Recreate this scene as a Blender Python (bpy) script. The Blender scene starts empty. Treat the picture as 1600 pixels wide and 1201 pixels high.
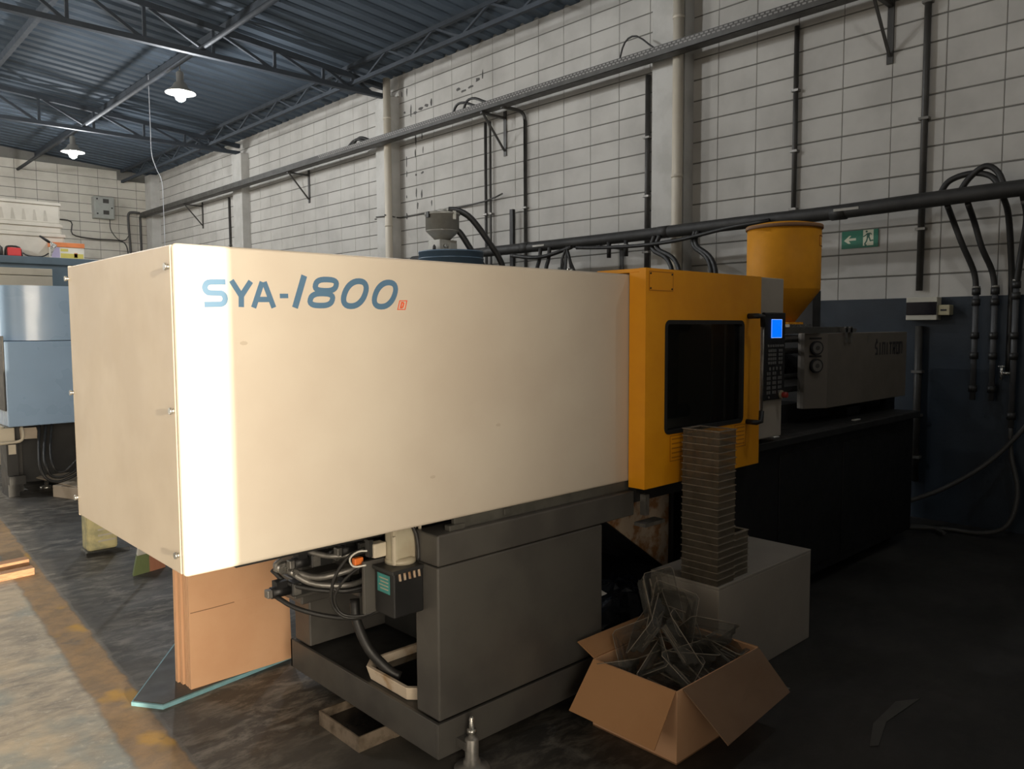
import bpy, math, random
from mathutils import Vector, Matrix
random.seed(7)
R = math.radians
C = bpy.context.scene.collection
scn = bpy.context.scene

# ------------------------------------------------------------------ camera, world, sun, daylight, exposure
yaw, pitch, roll = 0.815116537, 0.0718878588, 0.0051717
fw = Vector((math.cos(yaw)*math.cos(pitch), math.sin(yaw)*math.cos(pitch), -math.sin(pitch)))
ri = Vector((math.sin(yaw), -math.cos(yaw), 0)); dn = fw.cross(ri)
cr, sr = math.cos(roll), math.sin(roll)
ri2 = cr*ri + sr*dn; dn2 = -sr*ri + cr*dn
cd = bpy.data.cameras.new('camera'); cam = bpy.data.objects.new('camera', cd); C.objects.link(cam)
cam.matrix_world = Matrix(((ri2.x, -dn2.x, -fw.x, 0), (ri2.y, -dn2.y, -fw.y, 0), (ri2.z, -dn2.z, -fw.z, 1.55), (0, 0, 0, 1)))
cd.sensor_width = 36; cd.sensor_fit = 'HORIZONTAL'; cd.lens = 1224.83/1600*36; cd.clip_start = .05; cd.clip_end = 200
scn.camera = cam

w = bpy.data.worlds.new('world'); scn.world = w; w.use_nodes = True
bg = w.node_tree.nodes['Background']; bg.inputs[0].default_value = (.75, .85, 1, 1); bg.inputs[1].default_value = .05

def area(name, loc, direction, sx, sy, power, col, spread=180):
    l = bpy.data.lights.new(name, 'AREA'); l.shape = 'RECTANGLE'; l.size = sx; l.size_y = sy; l.energy = power; l.color = col
    l.spread = R(spread)
    o = bpy.data.objects.new(name, l); C.objects.link(o); o.location = loc
    o.rotation_euler = Vector(direction).to_track_quat('-Z', 'Z' if abs(direction[2]) < .9 else 'Y').to_euler()
    return o
sun = bpy.data.lights.new('sun', 'SUN'); sun.energy = 8; sun.angle = R(.6); sun.color = (1, .86, .66)
so = bpy.data.objects.new('sun', sun); C.objects.link(so)
so.rotation_euler = Vector((.1, 1, -.11)).to_track_quat('-Z', 'Z').to_euler()
area('front_door_daylight', (-.85, -.74, 1.9), (0, 1, 0), 2.9, 3.4, 150, (1, .87, .7), 100)
area('left_door_daylight', (-4.35, 1.8, 1.75), (1, 0, 0), 3.6, 3.3, 60, (1, .87, .72))
area('far_fill_light', (-4.35, 13.5, 1.9), (1, 0, 0), 6.0, 3.6, 230, (1, .95, .87))  # unseen source added to brighten the back wall

vs = scn.view_settings
vs.view_transform = 'Standard'; vs.look = 'None'; vs.gamma = 1; vs.use_curve_mapping = False; vs.exposure = 0
LAMP_W = 120

# ------------------------------------------------------------------ materials
def rgb(c): return (c[0], c[1], c[2], 1)
class NT:
    def __init__(s, m):
        m.use_nodes = True; s.t = m.node_tree; s.n = s.t.nodes; s.bsdf = s.n['Principled BSDF']
    def new(s, typ, ins=None, **props):
        nd = s.n.new(typ)
        for k, v in props.items(): setattr(nd, k, v)
        for k, v in (ins or {}).items(): s.put(nd.inputs[k], v)
        return nd
    def put(s, sock, v):
        if isinstance(v, bpy.types.NodeSocket): s.t.links.new(v, sock)
        else: sock.default_value = v
    def math(s, op, a, b=0.0, c=0.0, clamp=False):
        nd = s.n.new('ShaderNodeMath'); nd.operation = op; nd.use_clamp = clamp
        s.put(nd.inputs[0], a); s.put(nd.inputs[1], b); s.put(nd.inputs[2], c); return nd.outputs[0]
    def noise(s, vec, scale, detail=3, rough=.55, dist=0):
        nd = s.new('ShaderNodeTexNoise', {'Vector': vec, 'Scale': scale, 'Detail': detail, 'Roughness': rough, 'Distortion': dist}); return nd.outputs['Fac']
    def ramp(s, f, a, b, c0=0.0, c1=1.0):
        nd = s.new('ShaderNodeMapRange', {'Value': f, 'From Min': a, 'From Max': b, 'To Min': c0, 'To Max': c1}); nd.clamp = True; return nd.outputs[0]
    def mix(s, f, a, b):
        nd = s.n.new('ShaderNodeMix'); nd.data_type = 'RGBA'
        s.put(nd.inputs[0], f); s.put(nd.inputs[6], rgb(a) if isinstance(a, tuple) else a); s.put(nd.inputs[7], rgb(b) if isinstance(b, tuple) else b)
        return nd.outputs[2]
    def pos(s, scale=None):
        g = s.new('ShaderNodeNewGeometry').outputs['Position']
        if scale:
            g = s.new('ShaderNodeMapping', {'Vector': g, 'Scale': scale}).outputs[0]
        return g
MATS = {}
def mat(name, col, rough=.5, metal=0.0, var=.12, scale=6, col2=None, bump=0.0, bscale=80, stretch=None, emit=0, lo=.42, hi=.62, spec=.5, coat=0):
    m = bpy.data.materials.new(name); t = NT(m); b = t.bsdf
    p = t.pos(stretch)
    f = t.ramp(t.noise(p, scale, 4), lo, hi)
    c2 = col2 if col2 else tuple(max(0, x*(1-var)) for x in col)
    c = t.mix(f, col, c2); t.put(b.inputs['Base Color'], c)
    t.put(b.inputs['Roughness'], t.ramp(t.noise(p, scale*2.3, 2), .3, .7, max(.02, rough-.06), min(1, rough+.06)))
    b.inputs['Metallic'].default_value = metal; b.inputs['Specular IOR Level'].default_value = spec
    if coat: b.inputs['Coat Weight'].default_value = coat; b.inputs['Coat Roughness'].default_value = .12
    if bump:
        bm_ = t.new('ShaderNodeBump', {'Strength': bump, 'Distance': .01, 'Height': t.noise(p, bscale, 3)}); t.put(b.inputs['Normal'], bm_.outputs[0])
    if emit: b.inputs['Emission Color'].default_value = rgb(col); b.inputs['Emission Strength'].default_value = emit
    MATS[name] = m; return m
M = MATS
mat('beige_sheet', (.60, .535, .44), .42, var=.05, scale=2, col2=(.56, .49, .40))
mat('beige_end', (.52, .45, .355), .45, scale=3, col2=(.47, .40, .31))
mat('beige_edge', (.62, .52, .38), .4)
mat('letter_blue', (.085, .17, .27), .4, var=.05)
mat('letter_red', (.75, .10, .03), .4, var=.05)
mat('letter_dark', (.03, .028, .03), .5, var=.05)
mat('machine_grey', (.078, .074, .066), .4, var=.2, scale=5, col2=(.062, .058, .053))
mat('machine_dark', (.022, .022, .021), .45, var=.3)
mat('machine_black', (.010, .010, .0105), .5, var=.3)
mat('rail_grey', (.085, .082, .07), .45, var=.3, scale=12)
mat('steel', (.55, .54, .5), .28, metal=.9, var=.2, scale=20)
mat('dull_steel', (.25, .24, .22), .42, metal=.6, var=.35, scale=18)
mat('orange_yellow', (.86, .36, .008), .42, var=.08, scale=4, col2=(.80, .32, .008))
mat('yellow_outline', (.52, .18, .008), .5)
mat('hopper_yellow', (.74, .31, .015), .6, var=.12, scale=5, spec=.2)
mat('rubber', (.013, .013, .013), .55, var=.2)
mat('hose_black', (.02, .0195, .0185), .5, var=.3, scale=15)
mat('panel_taupe', (.40, .36, .30), .5, var=.08)
mat('inj_taupe', (.17, .148, .12), .5, var=.12, scale=3)
mat('key_grey', (.16, .16, .155), .5)
mat('screen_blue', (.0, .16, 1.0), .3, emit=1.0, var=0)
mat('screen_line', (.35, .55, 1.0), .3, emit=1.0, var=0)
mat('estop_red', (.35, .03, .02), .4)
mat('estop_ring', (.35, .3, .2), .5)
mat('gauge_face', (.14, .13, .115), .4)
mat('rust', (.42, .33, .24), .65, scale=14, col2=(.24, .11, .04), lo=.45, hi=.6)
mat('reservoir', (.42, .38, .28), .45, scale=10, col2=(.36, .31, .22))
mat('teal_label', (.05, .27, .25), .45, scale=30, col2=(.04, .2, .19))
mat('orange_plug', (.75, .18, .03), .5)
mat('cream_plastic', (.55, .49, .38), .5)
mat('cardboard', (.68, .40, .225), .75, scale=3, col2=(.64, .36, .195), bump=.05, bscale=60)
mat('cardboard_edge', (.34, .19, .11), .85, scale=60, col2=(.22, .12, .07), stretch=(1, 1, 1))
mat('cardboard_dark', (.27, .145, .07), .8, scale=4, col2=(.23, .12, .06))
mat('cardboard_grey', (.40, .33, .25), .8, scale=6)
mat('carton_brown', (.42, .22, .095), .75, scale=3, col2=(.39, .195, .08), bump=.05, bscale=60)
mat('carton_shade', (.19, .115, .065), .8, scale=4, col2=(.17, .10, .055))  # darker copy of carton_brown, the flap's shade put into the colour
mat('platen_grey', (.16, .16, .15), .5, scale=5)
mat('board_blue', (.22, .42, .47), .5, scale=12, col2=(.17, .34, .38))
mat('board_top', (.055, .052, .045), .5, scale=5, col2=(.035, .033, .03))
mat('white_box', (.36, .325, .275), .6, var=.08, scale=3)
mat('foam_dirty', (.62, .52, .40), .6, scale=8, col2=(.36, .22, .10), lo=.5, hi=.68)
mat('oil', (.004, .004, .004), .07, var=0)
mat('pan_metal', (.24, .19, .14), .5, metal=.3, scale=14, col2=(.10, .075, .05))
mat('tray_black', (.012, .011, .01), .3)
mat('zinc', (.30, .29, .26), .45, metal=.5, scale=20)
mat('tray_slot', (.26, .25, .235), .6)
mat('tray_grey', (.07, .067, .06), .55, scale=8, var=.3)
mat('pipe_black', (.028, .027, .025), .6, scale=10, var=.3)
mat('conduit_dark', (.05, .047, .042), .5, var=.3)
mat('pvc_cream', (.56, .51, .42), .5, scale=1.2, col2=(.52, .465, .37))
mat('pvc_grey', (.075, .078, .082), .5)
mat('hose_grey', (.055, .054, .05), .5)
mat('sign_green', (.015, .17, .10), .5, scale=8)
mat('sign_white', (.62, .63, .48), .5)
mat('sign_person', (.03, .12, .08), .5)
mat('box_white', (.52, .50, .42), .5)
mat('box_window', (.015, .014, .018), .2)
mat('socket_ivory', (.42, .38, .24), .5)
mat('lamp_alu', (.62, .60, .55), .35, metal=.7)
mat('lamp_glass', (1.0, .97, .9), .3, emit=30, var=0)
mat('truss_paint', (.035, .045, .058), .7, var=.2)
mat('truss_light', (.04, .05, .064), .7, var=.2)
mat('roof_sheet', (.075, .098, .125), .75, var=.25, scale=1.5, stretch=(.5, 4, 1), spec=.3)
mat('blue_hood', (.30, .43, .60), .3, var=.06, scale=2, coat=.5)
mat('blue_grey', (.085, .125, .155), .5, var=.15, scale=3)
mat('dryer_blue', (.11, .17, .24), .4, var=.15, scale=3)
mat('loader_grey', (.36, .35, .31), .45, metal=.2, var=.12, scale=10)
mat('crate_white', (.56, .53, .46), .6, var=.1, scale=5)
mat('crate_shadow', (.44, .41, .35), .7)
mat('cab_beige', (.50, .46, .37), .55, var=.08)
mat('red_plastic', (.62, .05, .05), .4)
mat('print_orange', (.70, .22, .07), .5)
mat('print_lilac', (.42, .38, .55), .5)
mat('print_yellow', (.60, .52, .12), .5)
mat('print_white', (.7, .68, .6), .5)
mat('sack_yellow', (.56, .50, .26), .7, scale=14, col2=(.36, .34, .20))
mat('bristle_green', (.19, .24, .10), .8, scale=60, stretch=(6, 6, .3))
mat('bristle_red', (.50, .22, .13), .8, scale=60, stretch=(6, 6, .3))
mat('broom_white', (.65, .64, .58), .5)
mat('plank_wood', (.44, .24, .125), .7, scale=14, col2=(.32, .165, .085), stretch=(1, 8, 8))
mat('wire_white', (.45, .46, .48), .5)
mat('panel_grey', (.33, .34, .31), .5, var=.1)
mat('pillar_white', (.50, .49, .46), .75, scale=3, col2=(.42, .41, .38), bump=.15, bscale=30)
mat('pillar_side', (.38, .34, .26), .8, scale=3)
mat('block_white', (.50, .485, .45), .8, scale=2.2, col2=(.42, .405, .375), bump=.12, bscale=45, lo=.4, hi=.66)
mat('block_back', (.55, .52, .45), .8, scale=2.2, col2=(.47, .44, .375), bump=.12, bscale=45)
mat('mortar', (.15, .145, .13), .9, scale=5)
mat('block_navy', (.013, .024, .038), .55, scale=2, col2=(.009, .017, .027), bump=.1, bscale=45)
mat('mortar_navy', (.010, .018, .028), .7)
mat('paint_dark', (.10, .097, .09), .8)
mat('plain_wall', (.35, .33, .30), .85, scale=1)
mat('plastic_bag', (.018, .022, .032), .25, scale=8)
mat('paper_white', (.6, .58, .52), .7)

def clear(name, tint, mixf, rough=.12, tex=True):
    m = bpy.data.materials.new(name); t = NT(m); n = t.n
    out = n['Material Output']; b = t.bsdf
    b.inputs['Base Color'].default_value = rgb(tint); b.inputs['Roughness'].default_value = rough
    tr = n.new('ShaderNodeBsdfTransparent'); tr.inputs[0].default_value = (.92, .91, .88, 1)
    lw = t.new('ShaderNodeLayerWeight', {'Blend': .35})
    f = t.math('ADD', mixf, t.math('MULTIPLY', lw.outputs['Facing'], .5), clamp=True)
    if tex: f = t.math('ADD', f, t.ramp(t.noise(t.pos(), 14, 3), .35, .7, -.08, .12), clamp=True)
    ms = n.new('ShaderNodeMixShader'); t.put(ms.inputs[0], f); t.t.links.new(tr.outputs[0], ms.inputs[1]); t.t.links.new(b.outputs[0], ms.inputs[2])
    t.t.links.new(ms.outputs[0], out.inputs[0]); MATS[name] = m
clear('clear_plastic', (.15, .148, .14), .08, .06)
clear('tray_plastic', (.36, .31, .25), .5, .2)
clear('tray_body', (.20, .17, .13), .20, .2)
clear('dark_glass', (.010, .011, .011), .16, .05, False)
M['dark_glass'].node_tree.nodes['Transparent BSDF'].inputs[0].default_value = (.62, .64, .62, 1)

def floor_material():
    m = bpy.data.materials.new('floor_concrete'); t = NT(m); b = t.bsdf
    p = t.pos(); sx = t.new('ShaderNodeSeparateXYZ', {0: p}); X, Y = sx.outputs[0], sx.outputs[1]
    u = t.math('SUBTRACT', X, t.math('ADD', .778, t.math('MULTIPLY', Y, .058)))
    wob = t.math('MULTIPLY', t.math('SUBTRACT', t.noise(p, 7, 4), .5), .05)
    uw = t.math('ADD', u, wob)
    stre = t.pos((1.0, 1.0, 1.0))
    rot = t.new('ShaderNodeMapping', {'Vector': p, 'Rotation': (0, 0, R(40)), 'Scale': (1, 2.2, 1)}).outputs[0]
    scuff = t.math('MULTIPLY', t.ramp(t.noise(rot, 6.5, 8, .72, .4), .46, .62), t.ramp(t.noise(p, 1.6, 3), .36, .56))
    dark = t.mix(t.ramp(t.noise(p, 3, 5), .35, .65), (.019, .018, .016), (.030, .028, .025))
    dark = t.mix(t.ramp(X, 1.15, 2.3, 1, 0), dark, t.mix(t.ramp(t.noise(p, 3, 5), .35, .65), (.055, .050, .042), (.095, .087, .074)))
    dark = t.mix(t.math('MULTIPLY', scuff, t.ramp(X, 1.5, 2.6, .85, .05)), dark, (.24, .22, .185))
    wn = t.noise(rot, 5.5, 9, .72, .3)
    walk = t.mix(t.ramp(wn, .36, .62), (.22, .20, .17), (.46, .40, .31))
    walk = t.mix(t.math('MULTIPLY', t.ramp(t.noise(p, 1.7, 4, .6), .46, .62), .7), walk, (.52, .43, .30))
    walk = t.mix(t.math('MULTIPLY', t.ramp(t.noise(t.pos((1.3, .9, 1)), 1.5, 4), .5, .58), .7), walk, (.24, .275, .265))
    walk = t.mix(t.math('MULTIPLY', t.ramp(t.noise(p, 22, 6, .7), .56, .68), .7), walk, (.52, .48, .40))
    line = t.mix(t.ramp(t.noise(p, 9, 7, .68), .38, .62), (.34, .215, .10), (.22, .15, .08))
    line = t.mix(t.math('MULTIPLY', t.ramp(t.noise(t.pos((1, .8, 1)), 2.6, 3, .5), .58, .64), .85), line, (.50, .28, .03))
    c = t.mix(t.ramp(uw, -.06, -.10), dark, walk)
    # floor base darker and scuffs fewer towards larger X
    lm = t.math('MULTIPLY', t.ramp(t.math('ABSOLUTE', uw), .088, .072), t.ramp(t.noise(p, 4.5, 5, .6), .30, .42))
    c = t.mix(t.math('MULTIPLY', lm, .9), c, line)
    edge = t.math('MULTIPLY', t.ramp(t.math('ABSOLUTE', t.math('SUBTRACT', uw, .09)), .012, .004), .35)
    c = t.mix(edge, c, (.20, .19, .17))
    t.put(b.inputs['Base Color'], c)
    t.put(b.inputs['Roughness'], t.ramp(t.noise(p, 2.1, 4),   .35, .65, .42, .7))
    bp = t.new('ShaderNodeBump', {'Strength': .18, 'Distance': .01, 'Height': t.noise(p, 26, 5, .65)}); t.put(b.inputs['Normal'], bp.outputs[0])
    MATS['floor'] = m
floor_material()

# ------------------------------------------------------------------ mesh builder
class MB:
    def __init__(s): s.v = []; s.f = []; s.s = []
    def add(s, vs_, fs, smooth=False):
        o = len(s.v); s.v += [tuple(v) for v in vs_]
        for f in fs: s.f.append(tuple(i+o for i in f)); s.s.append(smooth)
        return s
    def box(s, x0, y0, z0, x1, y1, z1, T=None):
        vs_ = [Vector(p) for p in ((x0,y0,z0),(x1,y0,z0),(x1,y1,z0),(x0,y1,z0),(x0,y0,z1),(x1,y0,z1),(x1,y1,z1),(x0,y1,z1))]
        if T: vs_ = [T @ v for v in vs_]
        return s.add(vs_, [(0,3,2,1),(4,5,6,7),(0,1,5,4),(1,2,6,5),(2,3,7,6),(3,0,4,7)])
    def bar(s, a, b, w, h=None, up=(0,0,1)):
        a, b = Vector(a), Vector(b); d = (b-a); L = d.length; d.normalize(); u = Vector(up)
        if abs(d.dot(u)) > .98: u = Vector((1,0,0))
        r = d.cross(u).normalized(); u = r.cross(d); h = h or w
        vs_ = [a+r*i*w/2+u*j*h/2+d*k for k in (0, L) for i, j in ((-1,-1),(1,-1),(1,1),(-1,1))]
        return s.add(vs_, [(0,3,2,1),(4,5,6,7),(0,1,5,4),(1,2,6,5),(2,3,7,6),(3,0,4,7)])
    def prism(s, pts, dv):
        n = len(pts); dv = Vector(dv); a = [Vector(p) for p in pts]; b = [p+dv for p in a]
        return s.add(a+b, [tuple(range(n))[::-1], tuple(range(n, 2*n))]+[(i, (i+1) % n, n+(i+1) % n, n+i) for i in range(n)])
    def tube(s, pts, r, seg=8, cap=True):
        pts = [Vector(p) for p in pts]; n = len(pts); rs = r if isinstance(r, (list, tuple)) else [r]*n
        vs_ = []; prev = None
        for i, p in enumerate(pts):
            d = (pts[min(i+1, n-1)]-pts[max(i-1, 0)]).normalized()
            if prev is None:
                u = Vector((0,0,1)) if abs(d.z) < .9 else Vector((1,0,0))
                u = (u-d*d.dot(u)).normalized()
            else: u = (prev-d*d.dot(prev)).normalized()
            prev = u; q = d.cross(u)
            for k in range(seg):
                a = 2*math.pi*k/seg; vs_.append(p+(u*math.cos(a)+q*math.sin(a))*rs[i])
        fs = [(i*seg+k, i*seg+(k+1) % seg, (i+1)*seg+(k+1) % seg, (i+1)*seg+k) for i in range(n-1) for k in range(seg)]
        s.add(vs_, fs, True)
        if cap:
            o = len(s.v)-len(vs_); s.f.append(tuple(o+k for k in range(seg))[::-1]); s.s.append(False)
            s.f.append(tuple(o+(n-1)*seg+k for k in range(seg))); s.s.append(False)
        return s
    def cyl(s, a, b, r, seg=16): return s.tube([a, b], r, seg)
    def lathe(s, c, prof, seg=32, axis='z'):
        vs_ = []; n = len(prof)
        for r, z in prof:
            for k in range(seg):
                a = 2*math.pi*k/seg; vs_.append((c[0]+r*math.cos(a), c[1]+r*math.sin(a), c[2]+z))
        fs = [(i*seg+k, i*seg+(k+1) % seg, (i+1)*seg+(k+1) % seg, (i+1)*seg+k) for i in range(n-1) for k in range(seg)]
        s.add(vs_, fs, True); o = len(s.v)-len(vs_)
        if prof[0][0] > 1e-4: s.f.append(tuple(o+k for k in range(seg))[::-1]); s.s.append(False)
        if prof[-1][0] > 1e-4: s.f.append(tuple(o+(n-1)*seg+k for k in range(seg))); s.s.append(False)
        return s
    def ribbon(s, pts, wd, closed, to3, dv):
        n = len(pts); P = [Vector(p) for p in pts]; L = []; Rr = []
        for i in range(n):
            a = P[(i-1) % n] if (closed or i > 0) else None; b = P[(i+1) % n] if (closed or i < n-1) else None
            d1 = (P[i]-a) if a is not None else (b-P[i]); d2 = (b-P[i]) if b is not None else d1
            if d1.length < 1e-9: d1 = d2
            if d2.length < 1e-9: d2 = d1
            d1 = d1.normalized(); d2 = d2.normalized(); t = d1+d2
            t = t.normalized() if t.length > 1e-6 else d1
            nn = Vector((-t.y, t.x)); k = max(.5, nn.dot(Vector((-d1.y, d1.x))))
            L.append(P[i]+nn*wd/2/k); Rr.append(P[i]-nn*wd/2/k)
        dv = Vector(dv)
        f3 = [Vector(to3(p)) for p in L]+[Vector(to3(p)) for p in Rr]; N = 2*n
        fs = []
        for i in range(n if closed else n-1):
            j = (i+1) % n; fs += [(i, j, n+j, n+i), (N+n+i, N+n+j, N+j, N+i), (i, N+i, N+j, j), (n+j, N+n+j, N+n+i, n+i)]
        if not closed:
            fs += [(0, n, N+n, N), (n-1, N+n-1, N+N-1, N-1)]
        return s.add(f3+[v+dv for v in f3], fs)

def origin(o):
    p = Vector((0,0,0))
    while o: p += o.location; o = o.parent
    return p
def link(name, mb, m, parent=None, loc=None, bevel=0, seg=2, kind=None, label=None):
    me = bpy.data.meshes.new(name); o = bpy.data.objects.new(name, me)
    if loc is not None: o.location = loc
    if parent: o.parent = parent
    og = origin(o)
    me.from_pydata([tuple(Vector(v)-og) for v in mb.v], [], mb.f)
    me.polygons.foreach_set('use_smooth', mb.s); me.materials.append(M[m]); me.update()
    C.objects.link(o)
    if bevel:
        b = o.modifiers.new('bevel', 'BEVEL'); b.width = bevel; b.segments = seg; b.limit_method = 'ANGLE'; b.angle_limit = R(50)
    if kind: o['kind'] = kind
    if label: o['label'] = label
    return o
def tag(o, label, cat, group=None):
    o['label'] = label; o['category'] = cat
    if group: o['group'] = group
    return o
def thing(name, label, cat, loc, group=None):
    o = bpy.data.objects.new(name, None); o.empty_display_size = .1; C.objects.link(o); o.location = loc
    return tag(o, label, cat, group)
def solo(name, label, cat, mb, m, loc, group=None, **k): return tag(link(name, mb, m, None, loc, **k), label, cat, group)
def struct(name, mb, m, **k):
    o = link(name, mb, m, **k); o['kind'] = 'structure'; return o
def copy_tree(o, parent=None):
    c = o.copy(); C.objects.link(c)
    if parent: c.parent = parent
    for ch in list(o.children): copy_tree(ch, c)
    return c
def B(*a): return MB().box(*a)
def bez(p, n=20):
    """Catmull-Rom through points"""
    P = [Vector(q) for q in p]; P = [2*P[0]-P[1]]+P+[2*P[-1]-P[-2]]; out = []
    m = max(2, n//(len(P)-3))
    for i in range(1, len(P)-2):
        for k in range(m):
            t = k/m; a, b, c, d = P[i-1:i+3]
            out.append(.5*((2*b)+(-a+c)*t+(2*a-5*b+4*c-d)*t*t+(-a+3*b-3*c+d)*t**3))
    return out+[P[-2]]

# ------------------------------------------------------------------ room shell
YB, XR = 19.3, 6.7
roofz = lambda x: 5.12+.083*(6.7-x)
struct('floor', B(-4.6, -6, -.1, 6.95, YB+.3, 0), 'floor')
wr = struct('wall_right', B(6.706, -.8, 1.775, 6.95, YB+.25, 5.2), 'mortar')
wr_low = link('dado', B(6.699, -.8, 0, 6.95, YB+.25, 1.775), 'block_navy', wr, label='navy painted lower band of the wall')
wb = struct('wall_back', MB().prism([(-4.6, YB+.006, 0), (6.7, YB+.006, 0), (6.7, YB+.006, 5.12), (-4.6, YB+.006, roofz(-4.6))], (0, .24, 0)), 'mortar')
fl_ = MB()
fl_.box(-4.6, -1.0, 0, -2.6, -.8, 6.0); fl_.box(.62, -1.0, 0, 6.95, -.8, 5.9); fl_.box(-2.6, -1.0, 4.2, .62, -.8, 6.0)
struct('wall_front', fl_, 'plain_wall')
wl = MB(); wl.box(-4.6, -1, 0, -4.4, 0, 6.05); wl.box(-4.6, 3.6, 0, -4.4, 10.5, 6.05); wl.box(-4.6, 16.5, 0, -4.4, YB, 6.05); wl.box(-4.6, 0, 3.5, -4.4, 3.6, 6.05); wl.box(-4.6, 10.5, 3.8, -4.4, 16.5, 6.05)
struct('wall_left', wl, 'plain_wall')

def block_mesh(name, dx, dy, dz, axis):
    """hollow concrete block face, chamfered front, origin at block centre on the wall face"""
    c = .004; mb = MB(); hy, hz = dy/2, dz/2
    P = [(.014, s*hy, t*hz) for s, t in ((-1,-1),(1,-1),(1,1),(-1,1))]+[(c*.8, s*hy, t*hz) for s, t in ((-1,-1),(1,-1),(1,1),(-1,1))]+[(0, s*(hy-c), t*(hz-c)) for s, t in ((-1,-1),(1,-1),(1,1),(-1,1))]
    F = [(8,11,10,9)]
    for i in range(4):
        j = (i+1) % 4; F += [(i, 4+i, 4+j, j), (4+i, 8+i, 8+j, 4+j)]
    if axis == 'y': P = [(y, x, z) for x, y, z in P]; F = [f[::-1] for f in F]
    me = bpy.data.meshes.new(name); me.from_pydata(P, [], F); me.update(); return me, P, F
GY, GZ = .402, .1995
cols_y = [1.806+GY*k for k in range(-6, 44)]
pil = [(4.49, 4.88), (9.44, 9.83), (14.30, 14.69), (18.95, 19.3)]
bm_w, BP, BF = block_mesh('block', .02, GY-.0045, GZ-.012, 'x'); bm_w.materials.append(M['block_white'])
far = MB(); nb = 0
for k, y0 in enumerate(cols_y):
    yc = y0+GY/2
    if yc < -.6 or yc > 19.2: continue
    inp = any(a-.1 < yc < b+.1 for a, b in pil)
    for r in range(17):
        zc = 1.757+GZ*(r+.5)
        if zc+GZ/2 > 5.16: continue
        dx = random.uniform(-.0012, .0012)
        if .5 < yc < 8.0 and not inp and nb < 300:
            o = bpy.data.objects.new('block', bm_w); C.objects.link(o); o.parent = wr; o.location = (XR+dx, yc, zc); nb += 1
        else: far.add([(XR+dx+p[0], yc+p[1], zc+p[2]) for p in BP], BF)
link('distant_block', far, 'block_white', wr, kind='stuff')
bm_b, BP2, BF2 = block_mesh('block_back', GY, GY-.008, GZ-.012, 'y'); bm_b.materials.append(M['block_back'])
far = MB()
for k in range(28):
    xc = 6.5-GY*k
    for r in range(28):
        zc = .16+GZ*(r+.5)
        if zc+GZ/2 > roofz(xc+.2)-.01: continue
        if xc > 3.0 and zc > 2.3:
            o = bpy.data.objects.new('block', bm_b); C.objects.link(o); o.parent = wb; o.location = (xc, YB, zc)
        else: far.add([(xc+p[0], YB+p[1], zc+p[2]) for p in BP2], BF2)
link('distant_block', far, 'block_back', wb, kind='stuff')
# flaked paint and marks on the wall left of the second bay
fk = MB(); rr = random.Random(3)
def flake(y, z, w_, h_):
    n = 7; pts = []
    for i in range(n):
        a = 2*math.pi*i/n; q = rr.uniform(.45, 1.0); pts.append((6.6965, y+math.cos(a)*w_/2*q, z+math.sin(a)*h_/2*q))
    fk.prism(pts, (.003, 0, 0))
for (y, z, a, b) in ((9.36,4.86,.03,.14),(9.24,4.88,.03,.16),(9.15,4.60,.04,.22),(9.05,4.55,.14,.05),(8.92,4.58,.14,.05),(8.78,4.60,.12,.06),(8.68,4.62,.06,.14),
    (9.3,4.60,.05,.04),(8.1,4.66,.10,.05),(8.0,4.62,.12,.05),(7.86,4.64,.14,.05),(7.72,4.70,.10,.06),(7.62,4.74,.04,.16),(9.05,4.20,.05,.2),(8.9,4.22,.03,.14),(9.06,4.0,.04,.14),(8.88,4.02,.03,.14),
    (9.27,3.92,.03,.2),(9.27,3.74,.03,.12),(9.05,3.70,.06,.05),(8.9,3.71,.08,.05),(9.05,3.45,.04,.2),(8.92,3.42,.05,.14),(9.02,3.28,.05,.14),(9.28,3.42,.03,.06),(9.28,3.15,.05,.14),(8.7,3.28,.03,.12),(8.68,3.10,.03,.07),(8.55,3.1,.03,.09)):
    flake(y, z, a, b)
link('flaked_paint', fk, 'paint_dark', wr, kind='stuff')

# corrugated roof
rf = MB(); vs_ = []; xs = (-4.6, 7.0); ys = []; y = -1.2
while y < YB+.3:
    ys += [(y, 0), (y+.13, 0), (y+.155, .032), (y+.215, .032)]; y += .24
for (yy, dz) in ys:
    for x in xs: vs_.append((x, yy, roofz(x)+.02+dz))
rf.add(vs_, [(2*i, 2*i+1, 2*i+3, 2*i+2) for i in range(len(ys)-1)])
ceil = struct('ceiling', rf, 'roof_sheet')
for x in (4.3, 2.6, .9, -.8, -2.5):
    link('purlin', MB().bar((x, -.8, roofz(x)-.04), (x, YB, roofz(x)-.04), .06, .10), 'truss_paint', ceil)
tp = MB()
tp.bar((6.0, -.8, roofz(6)-.03), (6.0, YB, roofz(6)-.03), .05, .05); tp.bar((6.0, -.8, roofz(6)-.26), (6.0, YB, roofz(6)-.26), .05, .05)
link('purlin', tp, 'truss_paint', ceil, label='lattice purlin along the wall')
wz = MB(); y = -.8; k = 0
while y < YB-.6:
    wz.bar((6.0, y, roofz(6)-(.03 if k % 2 else .26)), (6.0, y+.5, roofz(6)-(.26 if k % 2 else .03)), .025); y += .5; k += 1
link('purlin_web', wz, 'truss_paint', ceil, kind='stuff')

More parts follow.
